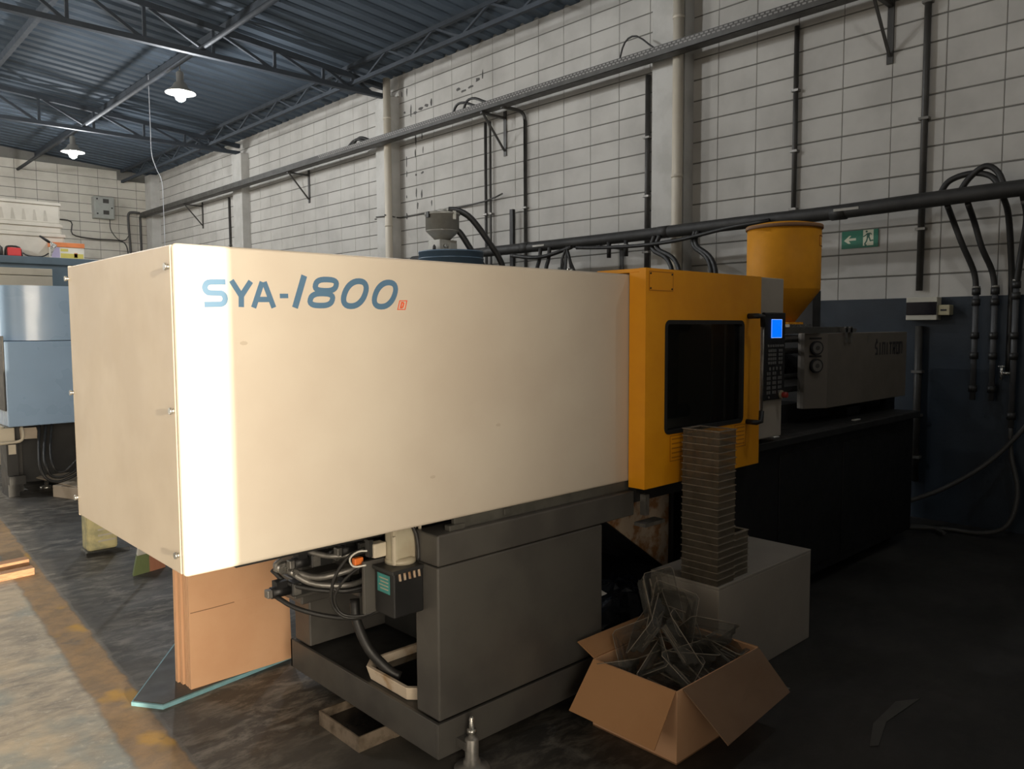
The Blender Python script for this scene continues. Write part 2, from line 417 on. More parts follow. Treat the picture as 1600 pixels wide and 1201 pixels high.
TY = [4.69, 9.63, 14.5]
for i, (y, lab) in enumerate(zip(TY, ('white pilaster nearest the camera, between the two widest wall bays', 'white pilaster in the middle of the long wall, beside the flaked paint marks', 'white pilaster farthest along the long wall'))):
    o = struct('trim_%d' % (i+1), B(6.55, y-.195, 0, 6.71, y+.195, 4.84), 'pillar_white', bevel=.008); o['label'] = lab
o = struct('trim_4', B(6.5, 18.95, 0, 6.71, 19.31, 5.1), 'pillar_white', bevel=.008); o['label'] = 'white pilaster in the far corner'

def truss(y, lab, full=True):
    t = thing('roof_truss', lab, 'truss', (6.6, y, 4.87), 'blue-grey roof trusses')
    zb = 4.87
    link('bottom_chord', MB().bar((-4.4, y, zb), (6.62, y, zb), .07, .06), 'truss_light', t)
    link('top_chord', MB().bar((-4.4, y, roofz(-4.4)-.13), (6.62, y, roofz(6.62)-.13), .07, .07), 'truss_paint', t)
    xs = [6.4, 6.05, 5.6, 4.9, 4.1, 3.3, 2.5, 1.7, .9, .1, -.7, -1.5, -2.3, -3.1, -3.9]
    for a, b in zip(xs, xs[1:]):
        link('web', MB().bar((a, y, zb), (b, y, roofz(b)-.13), .035), 'truss_paint', t)
        link('web', MB().bar((b, y, roofz(b)-.13), (b, y, zb), .035), 'truss_paint', t)
truss(4.69, 'roof truss above the pilaster nearest the camera')
truss(9.63, 'roof truss that meets the middle pilaster beside the flaked paint')
truss(14.5, 'roof truss that meets the farthest full pilaster, next to the far lamp')
tt = solo('tie_tube', 'long light grey tie tube running under the roof with the pendant lamps on it', 'tube', MB().cyl((3.95, -.8, 4.93), (3.95, YB, 4.93), .03, 10), 'truss_light', (3.95, 5, 4.93))

# pendant lamps
def lamp(y, lab, z=4.62, watts=LAMP_W, x=3.95):
    t = thing('pendant_lamp', lab, 'lamp', (x, y, z+.3), 'high-bay pendant lamps')
    link('hook', MB().cyl((x, y, 4.93), (x, y, z+.17), .008, 6), 'dull_steel', t)
    link('ballast_housing', MB().lathe((x, y, z), [(.03, .20), (.045, .185), (.045, .06), (.06, .05)][::-1], 16), 'lamp_alu', t)
    link('reflector', MB().lathe((x, y, z), [(.05, .065), (.075, .05), (.10, 0), (.155, -.045), (.185, -.065), (.185, -.072), (.15, -.052), (.095, -.01), (.05, .05)], 28), 'lamp_alu', t)
    link('bulb', MB().lathe((x, y, z), [(.022, .04), (.03, .0), (.062, -.06), (.07, -.10), (.055, -.15), (.02, -.175), (0, -.178)], 18), 'lamp_glass', t)
    l = bpy.data.lights.new('lamp_light', 'POINT'); l.energy = watts; l.color = (.96, .98, 1); l.shadow_soft_size = .06
    lo = bpy.data.objects.new('lamp_light', l); C.objects.link(lo); lo.parent = t; lo.location = (0, 0, -.3-.26)
    return t
lamp(10.315, 'lit pendant lamp hanging nearer the camera, brighter of the two in view')
lamp(15.2, 'lit pendant lamp farther away over the far end, beside the back wall', 4.68)
lamp(5.45, 'lit pendant lamp above the beige machine, out of view overhead', 4.62, LAMP_W*.6)
lamp(.6, 'dimmer pendant lamp above the aisle by the front wall, out of view overhead', 4.62, LAMP_W*.22)
link('tie_tube', MB().cyl((-.9, -.8, 4.93), (-.9, YB, 4.93), .03, 10), 'truss_light', tt)
lamp(10.3, 'added unseen pendant lamp over the far aisle, left of the view', 4.62, LAMP_W*2.2, -.9)  # unseen lamp, added to lift the light on the left background
lamp(15.2, 'added unseen pendant lamp by the back wall, left of the view', 4.62, LAMP_W*2.2, -.9)  # also an added fill, for the back wall
solo('hanging_cable', 'thin pale cable hanging from the roof in front of the far corner', 'cable',
     MB().tube(bez([(4.245, 12.29, 5.30), (4.245, 12.29, 4.9), (4.247, 12.29, 4.5), (4.25, 12.29, 4.17), (4.30, 12.27, 3.95), (4.37, 12.25, 3.75), (4.38, 12.25, 3.3), (4.38, 12.25, 2.7)], 28), .005, 5), 'wire_white', (4.245, 12.29, 5.3))

# ------------------------------------------------------------------ wall services
def downpipe(y, lab, zt):
    t = thing('downpipe', lab, 'pipe', (6.49, y, 0), 'cream downpipes on the pilasters')
    link('pipe', MB().cyl((6.495, y, 0), (6.495, y, zt), .052, 18), 'pvc_cream', t)
    for z in (1.2, 3.0, 4.5):
        link('clamp', MB().cyl((6.495, y, z), (6.495, y, z+.03), .057, 18).box(6.5, y-.01, z, 6.56, y+.01, z+.03), 'pvc_cream', t)
downpipe(4.535, 'cream plastic downpipe on the pilaster nearest the camera', 5.1)
downpipe(9.44, 'cream plastic downpipe on the middle pilaster beside the flaked paint', 5.06)
# upper cable tray
ct = thing('cable_tray', 'long dark grey perforated cable tray crossing the whole wall on brackets', 'cable tray', (6.35, 5, 4.15))
tr = MB(); x0, x1, z0, z1 = 6.29, 6.42, 4.13, 4.225
tr.box(x0, -.7, z0, x1, 19.1, z0+.004); tr.box(x0, -.7, z0, x0+.004, 19.1, z1); tr.box(x1-.004, -.7, z0, x1, 19.1, z1)
link('channel', tr, 'tray_grey', ct)
sl = MB(); y = 1.5
while y < 11:
    sl.box(x0-.0015, y, z0+.048, x0+.001, y+.032, z0+.062); sl.box(x0-.0015, y+.025, z0+.072, x0+.001, y+.057, z0+.086); y += .05
link('slot', sl, 'tray_slot', ct, kind='stuff')
for y in (2.63, 7.2, 12.04, 16.5):
    mb = MB(); mb.bar((6.69, y, 4.20), (6.69, y, 3.66), .05, .012, up=(1, 0, 0)); mb.bar((6.30, y, 4.115), (6.70, y, 4.115), .035, .025); mb.bar((6.34, y, 4.10), (6.68, y, 3.72), .02)
    link('bracket', mb, 'conduit_dark', ct)
for (y, h) in ((4.95, .17), (7.6, .08), (7.4, .09)):
    link('cable', MB().tube(bez([(6.35, y+.2, 4.2), (6.35, y+.12, 4.25+h*.8), (6.36, y-.02, 4.24+h), (6.36, y-.25, 4.23), (6.36, y-.4, 4.2)], 14), .009 if h > .1 else .016, 6), 'hose_black', ct)
for (y, h) in ((9.9, .06), (10.0, .05)): link('cable', MB().tube(bez([(6.35, y+.3, 4.2), (6.33, y, 4.24+h), (6.35, y-.3, 4.2)], 8), .02, 6), 'hose_black', ct)

def conduit(y, zt, zb, r, lab, bend=None, x=6.672):
    t = thing('conduit', lab, 'conduit', (x, y, zb), 'dark conduits on the wall')
    pts = [(x, y, zb), (x, y, zt)]
    if bend: pts = [(x, y, zb), (x, y, zt-.12)]+bez([(x, y, zt-.12), (x-.02, y+.01, zt-.04), (x-.1, y+.03, zt-.005), (x-.33, y+.06, zt)], 9)
    link('pipe', MB().tube(pts, r, 10), 'conduit_dark', t)
    for z in [zb+(zt-zb)*f for f in (.15, .42, .7)]:
        link('clamp', MB().box(x-r-.006, y-r-.012, z, 6.70, y+r+.012, z+.02), 'dull_steel', t)
    return t
conduit(7.53, 4.12, .3, .019, 'double dark conduit running down beside the tray bracket of the middle bay', x=6.66)
conduit(7.44, 4.12, .3, .012, 'thin dark conduit just right of the double one in the middle bay', x=6.66)
conduit(6.83, 4.13, .3, .021, 'dark conduit with a curved top that joins the cable tray', bend=True)
conduit(3.42, 4.17, 2.3, .021, 'dark conduit dropping from the tray behind the yellow hopper')
conduit(2.345, 5.0, 1.83, .025, 'thick dark conduit that ends at the white breaker box')
conduit(5.02, 4.12, 2.0, .028, 'dark conduit tight against the left side of the nearest pilaster', x=6.665)
conduit(15.15, 4.13, 1.0, .02, 'dark conduit on the far bay of the wall, left of the farthest pilaster')
conduit(2.335, 1.55, .3, .028, 'dark conduit running down below the white breaker box')
solo('flat_bar', 'black flat bar standing up behind the beige machine cover, free at its top', 'bar', B(6.60, 6.975, .0, 6.64, 7.035, 2.985), 'rubber', (6.62, 7.0, 0), bevel=.003)
# lower insulated pipe
lp = thing('insulated_pipe', 'thick black insulated pipe running level along the wall over the machine', 'pipe', (6.3, 4, 2.46))
pts = [(6.3, 8.6, 2.455), (6.3, 7.3, 2.462), (6.3, 6.05, 2.458), (6.3, 5.15, 2.457), (6.3, 4.38, 2.462), (6.3, 3.62, 2.468), (6.3, 2.95, 2.466), (6.3, 2.17, 2.482), (6.3, 1.56, 2.492), (6.3, .2, 2.5), (6.3, -.7, 2.5)]
link('pipe', MB().tube(bez(pts, 40), .058, 14), 'pipe_black', lp)
for y in (7.8, 5.35, 3.5, 1.55):
    mb = MB(); mb.bar((6.28, y, 2.39), (6.70, y, 2.39), .04, .02); mb.bar((6.66, y, 2.40), (6.66, y, 2.12), .05, .012, up=(1, 0, 0))
    link('bracket', mb, 'conduit_dark', lp)
for y in (6.5, 4.6, 2.9): link('tape', MB().cyl((6.3, y, 2.462), (6.3, y-.12, 2.462), .0595, 14), 'pipe_black', lp)
link('tape', B(6.240, 2.66, 2.465, 6.2425, 2.86, 2.485), 'zinc', lp); link('tape', B(6.2405, 6.1, 2.45, 6.2425, 6.28, 2.47), 'zinc', lp)
def hose(lab, pts, r, m='hose_black', grp=None, n=24, name='hose', cat='hose'):
    return solo(name, lab, cat, MB().tube(bez(pts, n), r, 8), m, pts[0], grp)
hose('black hose sagging under the insulated pipe left of the yellow hopper', [(6.22, 5.6, 2.39), (6.2, 5.2, 2.36), (6.2, 4.75, 2.345), (6.2, 4.3, 2.36), (6.2, 3.8, 2.42), (6.22, 3.4, 2.45)], .018)
hose('black hose sagging under the insulated pipe above the beige cover', [(6.22, 6.6, 2.38), (6.2, 6.25, 2.33), (6.2, 6.0, 2.335), (6.2, 5.65, 2.4)], .022)
def drop(y, y2, x2, lab, zb=1.0):
    return hose(lab, [(6.25, y, 2.43), (6.23, y, 2.3), (6.15, (y+y2)/2, 2.05), (x2, y2, zb)], .022, grp='hoses dropping from the insulated pipe')
drop(6.16, 6.12, 6.05, 'black hose dropping from the pipe behind the beige cover, leftmost of its pair')
drop(6.02, 5.98, 6.05, 'black hose dropping from the pipe behind the beige cover, right one of its pair')
drop(4.62, 4.05, 5.75, 'black hose slanting down behind the yellow door top, leftmost of four')
drop(4.56, 3.95, 5.75, 'black hose slanting down behind the yellow door top, second of four')
drop(4.16, 3.68, 5.7, 'black hose slanting down behind the yellow door top, third of four', 1.2)
drop(4.13, 3.62, 5.7, 'black hose slanting down behind the yellow door top, rightmost of four', 1.2)
for (y, lab) in ((4.98, 'short black hose stub with clip under the pipe left of the yellow door'), (5.2, 'short black stub and steel clip under the pipe above the beige cover')):
    t = thing('hose_stub', lab, 'hose', (6.27, y, 2.4)); link('stub', MB().cyl((6.27, y, 2.42), (6.27, y, 2.26), .022, 8), 'hose_black', t); link('clip', MB().cyl((6.27, y, 2.36), (6.27, y, 2.38), .027, 8), 'zinc', t)
# foil tangle tied on the pipe above the cover
ft = thing('cable_bundle', 'bundle of wire and foil tied under the pipe above the beige cover', 'cable', (6.2, 5.72, 2.4))
mb = MB()
for k in range(7): mb.tube(bez([(6.2, 5.72, 2.41), (6.19+rr.uniform(-.03,.03), 5.72+(k-3)*.022, 2.28), (6.19+rr.uniform(-.03,.03), 5.70+(k-3)*.028, 2.14), (6.2, 5.72+(k-3)*.02, 2.1)], 8), .012, 6)
link('wire', mb, 'hose_black', ft)
mb = MB()
for k in range(9): mb.tube([(6.18+rr.uniform(-.02,.02), 5.72+rr.uniform(-.09,.09), 2.16+rr.uniform(-.04,.04)), (6.17, 5.72+rr.uniform(-.09,.09), 2.09+rr.uniform(-.03,.03))], .012, 5)
link('foil', mb, 'steel', ft)
hose('thin dark cable clipped along the wall from the middle pilaster to the double conduit', [(6.69, 10.08, 3.19), (6.69, 9.84, 3.185), (6.54, 9.82, 3.18), (6.54, 9.46, 3.16), (6.42, 9.44, 3.16), (6.54, 9.43, 3.15), (6.69, 9.40, 3.14), (6.69, 8.9, 3.143), (6.69, 8.33, 3.135), (6.64, 7.53, 3.146), (6.64, 7.2, 3.2)], .010, 'conduit_dark', name='cable', cat='cable')
# right-hand hoses and valve pipes
hose('black hose looping over the insulated pipe at the far right, wider loop', [(6.4, 2.13, 2.52), (6.42, 2.07, 2.62), (6.42, 1.93, 2.655), (6.41, 1.8, 2.62), (6.4, 1.72, 2.52)], .022)
hose('black hose looping over the insulated pipe at the far right, taller loop', [(6.38, 2.0, 2.50), (6.4, 1.93, 2.62), (6.4, 1.83, 2.69), (6.4, 1.75, 2.64), (6.4, 1.7, 2.52)], .022)
hp = 'hoses and valve pipes at the right end of the wall'
def valve_pipe(y, ztop, zbot, lab):
    t = thing('valve_pipe', lab, 'pipe', (6.6, y, zbot), hp)
    link('pipe', MB().cyl((6.6, y, zbot), (6.6, y, ztop), .021, 12), 'pvc_grey', t)
    for z in (ztop-.02, ztop-.1, 1.45, 1.30, zbot+.06): link('coupling', MB().cyl((6.6, y, z), (6.6, y, z+.05), .03, 12), 'machine_dark', t)
    link('clip', MB().cyl((6.6, y, ztop+.03), (6.6, y, ztop+.045), .027, 12), 'zinc', t)
    return t
valve_pipe(1.915, 1.80, .99, 'grey valve pipe on the navy wall, first right of the breaker box')
valve_pipe(1.79, 1.80, .99, 'grey valve pipe on the navy wall, second right of the breaker box')
vp = valve_pipe(1.655, 1.84, .80, 'grey valve pipe on the navy wall with a small tap, third from the breaker box')
link('tap', MB().cyl((6.6, 1.655, 1.20), (6.57, 1.72, 1.20), .012, 8).cyl((6.57, 1.72, 1.25), (6.57, 1.72, 1.15), .011, 8).cyl((6.57, 1.70, 1.25), (6.57, 1.745, 1.25), .007, 6), 'steel', vp)
hose('black hose from the pipe down to the first valve pipe', [(6.32, 2.045, 2.43), (6.45, 2.04, 2.32), (6.5, 1.99, 2.15), (6.58, 1.93, 1.95), (6.6, 1.915, 1.80)], .022)
hose('black hose from the pipe down to the second valve pipe', [(6.32, 1.91, 2.43), (6.45, 1.90, 2.3), (6.5, 1.86, 2.12), (6.58, 1.81, 1.95), (6.6, 1.79, 1.80)], .022)
hose('thicker black hose falling straight from the pipe to the blue dado at the far right', [(6.36, 1.70, 2.46), (6.5, 1.70, 2.35), (6.6, 1.70, 2.1), (6.66, 1.70, 1.8), (6.66, 1.70, 1.2)], .022)
hose('black hose from the pipe down to the third valve pipe', [(6.36, 1.58, 2.46), (6.46, 1.575, 2.3), (6.55, 1.62, 2.08), (6.6, 1.655, 1.84)], .022)
hose('grey hose hanging from the third valve pipe and curling along the floor', [(6.6, 1.655, .82), (6.58, 1.64, .6), (6.5, 1.57, .35), (6.42, 1.60, .12), (6.4, 1.75, .03), (6.35, 2.0, .025), (6.05, 2.22, .05)], .017, 'hose_grey')
hose('grey hose slanting from the right edge down to the machine base', [(6.6, 1.45, 1.0), (6.55, 1.6, .75), (6.45, 1.78, .52), (6.3, 2.0, .34), (6.05, 2.15, .26)], .017, 'hose_grey')
hose('short grey hose end on the floor behind the machine base', [(6.2, 1.95, .03), (6.3, 2.1, .03), (6.1, 2.3, .05)], .015, 'hose_grey')
# exit sign
es = thing('exit_sign', 'green running man exit sign with a left arrow on the wall', 'sign', (6.69, 2.833, 2.28))
YL, YR2, ZB, ZT = 2.985, 2.683, 2.206, 2.352
link('plate', B(6.687, YR2, ZB, 6.6925, YL, ZT), 'sign_green', es)
sy = lambda u: YL-(YL-YR2)*(u-290)/(1290-290)
sz = lambda v: ZT-(ZT-ZB)*(v-190)/(660-190)
to3 = lambda p: (6.6868, sy(p[0]), sz(p[1]))
mb = MB(); mb.add([to3(p) for p in ((885, 195), (1168, 195), (1168, 612), (885, 612))], [(0, 1, 2, 3)]); link('door_field', mb, 'sign_white', es)
mb = MB(); mb.prism([to3(p) for p in ((355, 445), (500, 318), (560, 318), (490, 390), (690, 390), (690, 452), (490, 452), (545, 530), (480, 530))], (-.0004, 0, 0)); link('arrow', mb, 'sign_white', es)
mb = MB(); t2 = lambda p: (6.6862, sy(p[0]), sz(p[1]))
mb.prism([t2((980+30*math.cos(a*math.pi/6), 240+26*math.sin(a*math.pi/6))) for a in range(12)], (-.0004, 0, 0))
for pts, wd in (([(890, 370), (950, 345), (1000, 295), (1080, 290), (1120, 325)], 28), ([(1035, 300), (1020, 400)], 80), ([(1010, 390), (985, 490), (940, 560), (950, 600), (990, 600)], 38), ([(1050, 390), (1085, 490), (1165, 482)], 36)):
    mb.ribbon([Vector(p) for p in pts], wd, False, t2, (-.0004, 0, 0))
link('running_man', mb, 'sign_person', es)
# breaker box and socket
bb = thing('breaker_box', 'white breaker box with a dark window at the top of the navy dado', 'breaker box', (6.65, 2.3, 1.6))
link('housing', B(6.60, 2.185, 1.595, 6.70, 2.415, 1.775), 'box_white', bb, bevel=.006); link('window', B(6.594, 2.187, 1.635, 6.61, 2.413, 1.737), 'box_window', bb, bevel=.004)
sk = thing('wall_socket', 'small ivory socket box on the right side of the breaker box', 'socket', (6.65, 2.14, 1.63))
link('housing', B(6.61, 2.098, 1.632, 6.70, 2.184, 1.712), 'socket_ivory', sk, bevel=.006); link('outlet', B(6.607, 2.12, 1.665, 6.612, 2.162, 1.678), 'machine_dark', sk)
# back wall panel and conduits
eb = thing('electrical_panel', 'grey electrical panel box mounted on the far back wall', 'electrical panel', (5.55, 19.25, 4.03))
link('housing', B(5.34, 19.1, 4.03, 5.76, 19.3, 4.51), 'panel_grey', eb, bevel=.01); link('door', B(5.36, 19.09, 4.05, 5.74, 19.105, 4.49), 'panel_grey', eb, bevel=.005)
for x, z in ((5.40, 4.45), (5.40, 4.13), (5.70, 4.27)): link('latch', MB().cyl((x, 19.09, z), (x, 19.075, z), .018, 8), 'machine_dark', eb)
for z in (4.37, 4.12): link('plate', B(5.52, 19.084, z, 5.64, 19.092, z+.09), 'conduit_dark', eb)
cg = 'conduits in the far corner'
hose('conduit bending down from the tray end at the far corner, left one', [(6.3, 19.1, 4.22), (6.15, 19.15, 4.23), (6.08, 19.2, 4.18), (6.08, 19.22, 3.9), (6.1, 19.22, 3.4), (6.1, 19.22, 2.4)], .028, 'conduit_dark', cg, name='conduit', cat='conduit')
hose('conduit falling straight from the tray end at the far corner, right one', [(6.4, 19.1, 4.2), (6.34, 19.2, 4.15), (6.34, 19.22, 3.9), (6.34, 19.22, 2.4)], .026, 'conduit_dark', cg, name='conduit', cat='conduit')
hose('cable hanging from the electrical panel to the corner conduit', [(5.68, 19.2, 4.03), (5.7, 19.22, 3.8), (5.85, 19.22, 3.6), (6.0, 19.22, 3.6), (6.1, 19.22, 3.75)], .010, 'conduit_dark', name='cable', cat='cable')
hose('dark cable crossing the back wall from the white crates to the corner', [(4.55, 19.22, 3.95), (4.9, 19.24, 3.92), (4.92, 19.24, 3.65), (5.3, 19.22, 3.58), (5.8, 19.22, 3.58), (6.0, 19.22, 3.5), (6.06, 19.22, 3.2)], .014, 'conduit_dark', name='cable', cat='cable')

# ------------------------------------------------------------------ the big injection moulding machine
mc = thing('injection_molding_machine', 'large injection moulding machine with beige cover, yellow sliding door and blue screen', 'machine', (3.4, 2.6, 0))
X0, X1, Y0, Y1, Z0, Z1 = .768, 2.735, 2.09, 3.09, .889, 1.775
fp = link('front_cover', MB().box(X0, Y0, Z0, X1, Y0+.022, Z1), 'beige_sheet', mc, bevel=.012, seg=3)
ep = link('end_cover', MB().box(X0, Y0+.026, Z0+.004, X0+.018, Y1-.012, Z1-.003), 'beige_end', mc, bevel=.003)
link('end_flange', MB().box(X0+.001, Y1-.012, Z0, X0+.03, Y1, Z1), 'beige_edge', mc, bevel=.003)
link('top_cover', B(X0+.02, Y0+.024, Z1-.016, X1-.01, Y1-.013, Z1-.002), 'beige_sheet', mc, bevel=.003)
link('back_cover', B(X0+.03, Y1-.012, Z0, X1-.01, Y1, Z1), 'beige_sheet', mc, bevel=.003)
for (y, z) in ((Y0+.035, 1.715), (Y0+.035, 1.335), (Y0+.035, .945), (Y1-.012, 1.73), (Y1-.012, 1.33), (Y1-.012, .955)):
    link('screw', MB().cyl((X0+.002, y, z), (X0-.008, y, z), .0065, 8).cyl((X0-.008, y, z), (X0-.013, y, z), .0095, 8), 'steel', ep)
for x, z in ((.95, 1.512), (1.9, 1.2), (1.60, 1.05)): link('scratch', MB().prism([(x+.012*math.cos(a*.9), Y0-.0002, z+.006*math.sin(a*.9)) for a in range(7)], (0, .0004, 0)), 'beige_end', fp)
# lettering on the cover: stroke centre lines in the plane of the sheet (x, z)
def loop(cx, cz, rx, rz, n, sl, e):
    r = []
    for i in range(n):
        a = -2*math.pi*i/n; c, s_ = math.cos(a), math.sin(a); x = rx*abs(c)**e*(1 if c > 0 else -1); z = rz*abs(s_)**e*(1 if s_ > 0 else -1)
        r.append((cx+x+sl*z, cz+z))
    return r
Sp = [(.903,1.6785),(.8622,1.677),(.8558,1.6757),(.8511,1.6724),(.8478,1.6676),(.8465,1.662),(.8474,1.6565),(.8504,1.6518),(.8549,1.6488),(.8604,1.6479),(.8873,1.6482),(.8927,1.6472),(.8973,1.644),(.9002,1.6391),(.9011,1.6334),(.8998,1.6275),(.8966,1.6225),(.8918,1.6192),(.8863,1.6179),(.8438,1.6168)]
f3 = lambda p: (p[0], Y0-.0012, p[1])
glyphs = [(0, .0150, [Sp]), (0, .0150, [[(.9197,1.6832),(.9467,1.6418)], [(.9751,1.6828),(.9467,1.6418)], [(.9469,1.6468),(.9458,1.6114)]]),
          (0, .0150, [[(.9814,1.6102),(1.0086,1.6823)], [(1.0416,1.6111),(1.0145,1.6825)], [(.9923,1.6332),(1.0331,1.6341)]]),
          (0, .0130, [[(1.0611,1.6446),(1.0865,1.6452)]]), (0, .0185, [[(1.1391,1.7055),(1.107,1.6116)]]),
          (1, .0165, [loop(1.2095, 1.6802, .0345, .0168, 24, .33, .75), loop(1.1935, 1.6372, .0365, .0180, 24, .33, .75)]),
          (1, .0180, [loop(1.3091, 1.6576, .0362, .0385, 28, .42, .88)]), (1, .0180, [loop(1.4192, 1.6576, .0360, .0385, 28, .42, .88)])]
for cl, wd, strokes in glyphs:
    mb = MB()
    for k, st in enumerate(strokes): mb.ribbon([Vector(p) for p in st], wd, bool(cl), (lambda p, k=k: (p[0], Y0-.0012-.0001*k, p[1])), (0, .0012, 0))
    link('letter', mb, 'letter_blue', fp)
mb = MB(); mb.ribbon([Vector(p) for p in ((1.4749,1.639),(1.5029,1.6396),(1.4952,1.6115),(1.4667,1.6112))], .0026, True, f3, (0, .0012, 0))
mb.ribbon([Vector(p) for p in ((1.4825,1.6333),(1.4878,1.6334),(1.4907,1.6305),(1.487,1.6197),(1.4828,1.6172),(1.478,1.6172))], .0045, True, f3, (0, .0012, 0))
link('letter', mb, 'letter_red', fp, label='small red boxed letter')
# frame under the cover
link('rail', B(1.70, 2.10, .848, 2.75, 2.12, .889), 'rail_grey', mc, bevel=.003)
link('rail_block', MB().box(1.67, 2.09, .842, 1.74, 2.12, .868).box(1.93, 2.092, .862, 1.97, 2.10, .885), 'rail_grey', mc, bevel=.003)
link('side_frame', MB().box(1.60, 2.068, .742, 2.67, 2.20, .850), 'machine_grey', mc, bevel=.006)
link('side_frame', MB().box(1.60, 2.070, .20, 2.46, 2.20, .738), 'machine_grey', mc, bevel=.006)
link('side_frame', MB().box(1.60, 2.96, .20, 2.46, 3.09, .850), 'machine_grey', mc, bevel=.006)
link('rear_post', MB().box(1.61, 2.99, .19, 1.70, 3.08, .86), 'machine_grey', mc, bevel=.005)
link('inner_frame', MB().box(1.98, 2.20, .2, 2.05, 2.96, .85), 'machine_dark', mc)
link('base_skirt', MB().box(1.592, 2.068, .068, 2.62, 2.082, .192).box(1.592, 2.082, .068, 1.606, 3.12, .192).box(1.592, 3.106, .068, 2.62, 3.12, .192).box(2.606, 2.082, .068, 2.62, 3.106, .192), 'machine_grey', mc, bevel=.002)
link('base_plate', B(1.606, 2.082, .176, 2.606, 3.106, .188), 'machine_dark', mc)
def foot(x, y):
    f = link('levelling_foot', MB().lathe((x, y, 0), [(.062, 0), (.064, .022), (.055, .032), (.03, .036), (.03, .05), (.024, .052), (.024, .125), (.02, .13), (.012, .132), (.012, .145)], 24), 'dull_steel', mc)
    link('bolt', MB().lathe((x, y, 0), [(.017, .145), (.017, .16), (.009, .162), (.009, .20), (.005, .206)], 10), 'steel', f)
    link('lug', B(x-.03, y, .09, x+.03, y+.10, .12), 'machine_grey', f, bevel=.003)
foot(1.70, 2.018); foot(2.55, 2.018); foot(2.55, 3.17)
# clamp unit inside
for x0, x1 in ((.95, 1.15), (2.0, 2.2), (2.78, 2.98)): link('platen', B(x0, 2.2, .95, x1, 3.0, 1.72), 'machine_dark', mc, bevel=.01)
link('platen', B(3.44, 2.18, .9, 3.62, 3.05, 1.76), 'panel_taupe', mc, bevel=.01)
for y in (2.34, 2.86):
    for z in (1.12, 1.56): link('tie_bar', MB().cyl((1.0, y, z), (3.5, y, z), .035, 12), 'dull_steel', mc)
link('mould', B(2.98, 2.38, 1.08, 3.16, 2.84, 1.6), 'platen_grey', mc, bevel=.006); link('mould', B(3.27, 2.38, 1.08, 3.44, 2.84, 1.6), 'platen_grey', mc, bevel=.006)
for (x, z) in ((3.03, 1.46), (3.1, 1.3), (3.33, 1.35), (3.31, 1.2)): link('fitting', MB().cyl((x, 2.385, z), (x, 2.33, z), .018, 8), 'dull_steel', mc)
link('side_frame', B(2.67, 2.06, .80, 3.62, 2.10, .88), 'machine_black', mc)
link('clamp_bed', B(1.0, 2.3, .82, 3.6, 2.95, .885), 'machine_dark', mc)
# yellow sliding door
YD = 2.0
dr = link('sliding_door', MB().box(2.65, YD, .865, 2.796, YD+.035, 1.797).box(3.424, YD, .865, 3.59, YD+.035, 1.797).box(2.796, YD, 1.572, 3.424, YD+.035, 1.797).box(2.796, YD, .865, 3.424, YD+.035, 1.093), 'orange_yellow', mc)
link('top_flange', B(2.655, YD+.035, 1.780, 3.59, 2.27, 1.797), 'orange_yellow', dr, bevel=.003)
link('side_flange', B(2.65, YD+.035, .865, 2.662, 2.085, 1.78), 'orange_yellow', dr)
gk = MB()
def rrect(x0, x1, z0, z1, r, n=5):
    o = []
    for cx, cz, a0 in ((x1-r, z1-r, 0), (x0+r, z1-r, 90), (x0+r, z0+r, 180), (x1-r, z0+r, 270)):
        for i in range(n): a = R(a0+90*i/(n-1)); o.append(Vector((cx+r*math.cos(a), cz+r*math.sin(a))))
    return o
gk.ribbon(rrect(2.796, 3.424, 1.093, 1.572, .022), .018, True, lambda p: (p[0], YD-.003, p[1]), (0, .042, 0)); link('gasket', gk, 'rubber', dr)
link('window', B(2.80, YD+.014, 1.097, 3.42, YD+.020, 1.568), 'dark_glass', dr)
hx = 3.505
hd = link('handle', MB().tube([(hx-.035, YD, 1.602), (hx-.035, YD-.055, 1.602), (hx-.005, YD-.06, 1.60), (hx, YD-.06, 1.55)], .013, 10).tube([(hx-.035, YD, 1.085), (hx-.035, YD-.055, 1.085), (hx-.005, YD-.06, 1.087), (hx, YD-.06, 1.14)], .013, 10), 'rubber', dr)
link('grip_bar', MB().cyl((hx, YD-.06, 1.14), (hx, YD-.06, 1.55), .0065, 10), 'dull_steel', hd)
def plate(x0, x1, z0, z1, y, lines, par, rivets=True):
    p = link('nameplate', B(x0, y-.0018, z0, x1, y+.002, z1), 'orange_yellow', par)
    mb = MB(); mb.ribbon([Vector(q) for q in ((x0, z0), (x1, z0), (x1, z1), (x0, z1))], .004, True, lambda q: (q[0], y-.0022, q[1]), (0, .0004, 0))
    for k in range(lines): zz = z1-(k+.7)*(z1-z0)/(lines+.4); mb.box(x0+.012, y-.0022, zz-.003, x1-.014, y-.0018, zz+.003)
    link('print', mb, 'yellow_outline', p)
    if rivets:
        for x in (x0+.008, x1-.008):
            for z in (z0+.008, z1-.008): link('rivet', MB().cyl((x, y-.0018, z), (x, y-.005, z), .004, 8), 'rubber', p)
plate(2.672, 2.84, 1.705, 1.783, YD, 0, dr); plate(2.83, 3.02, .965, 1.075, YD, 5, dr, False); plate(3.36, 3.46, .97, 1.075, YD, 5, dr, False)
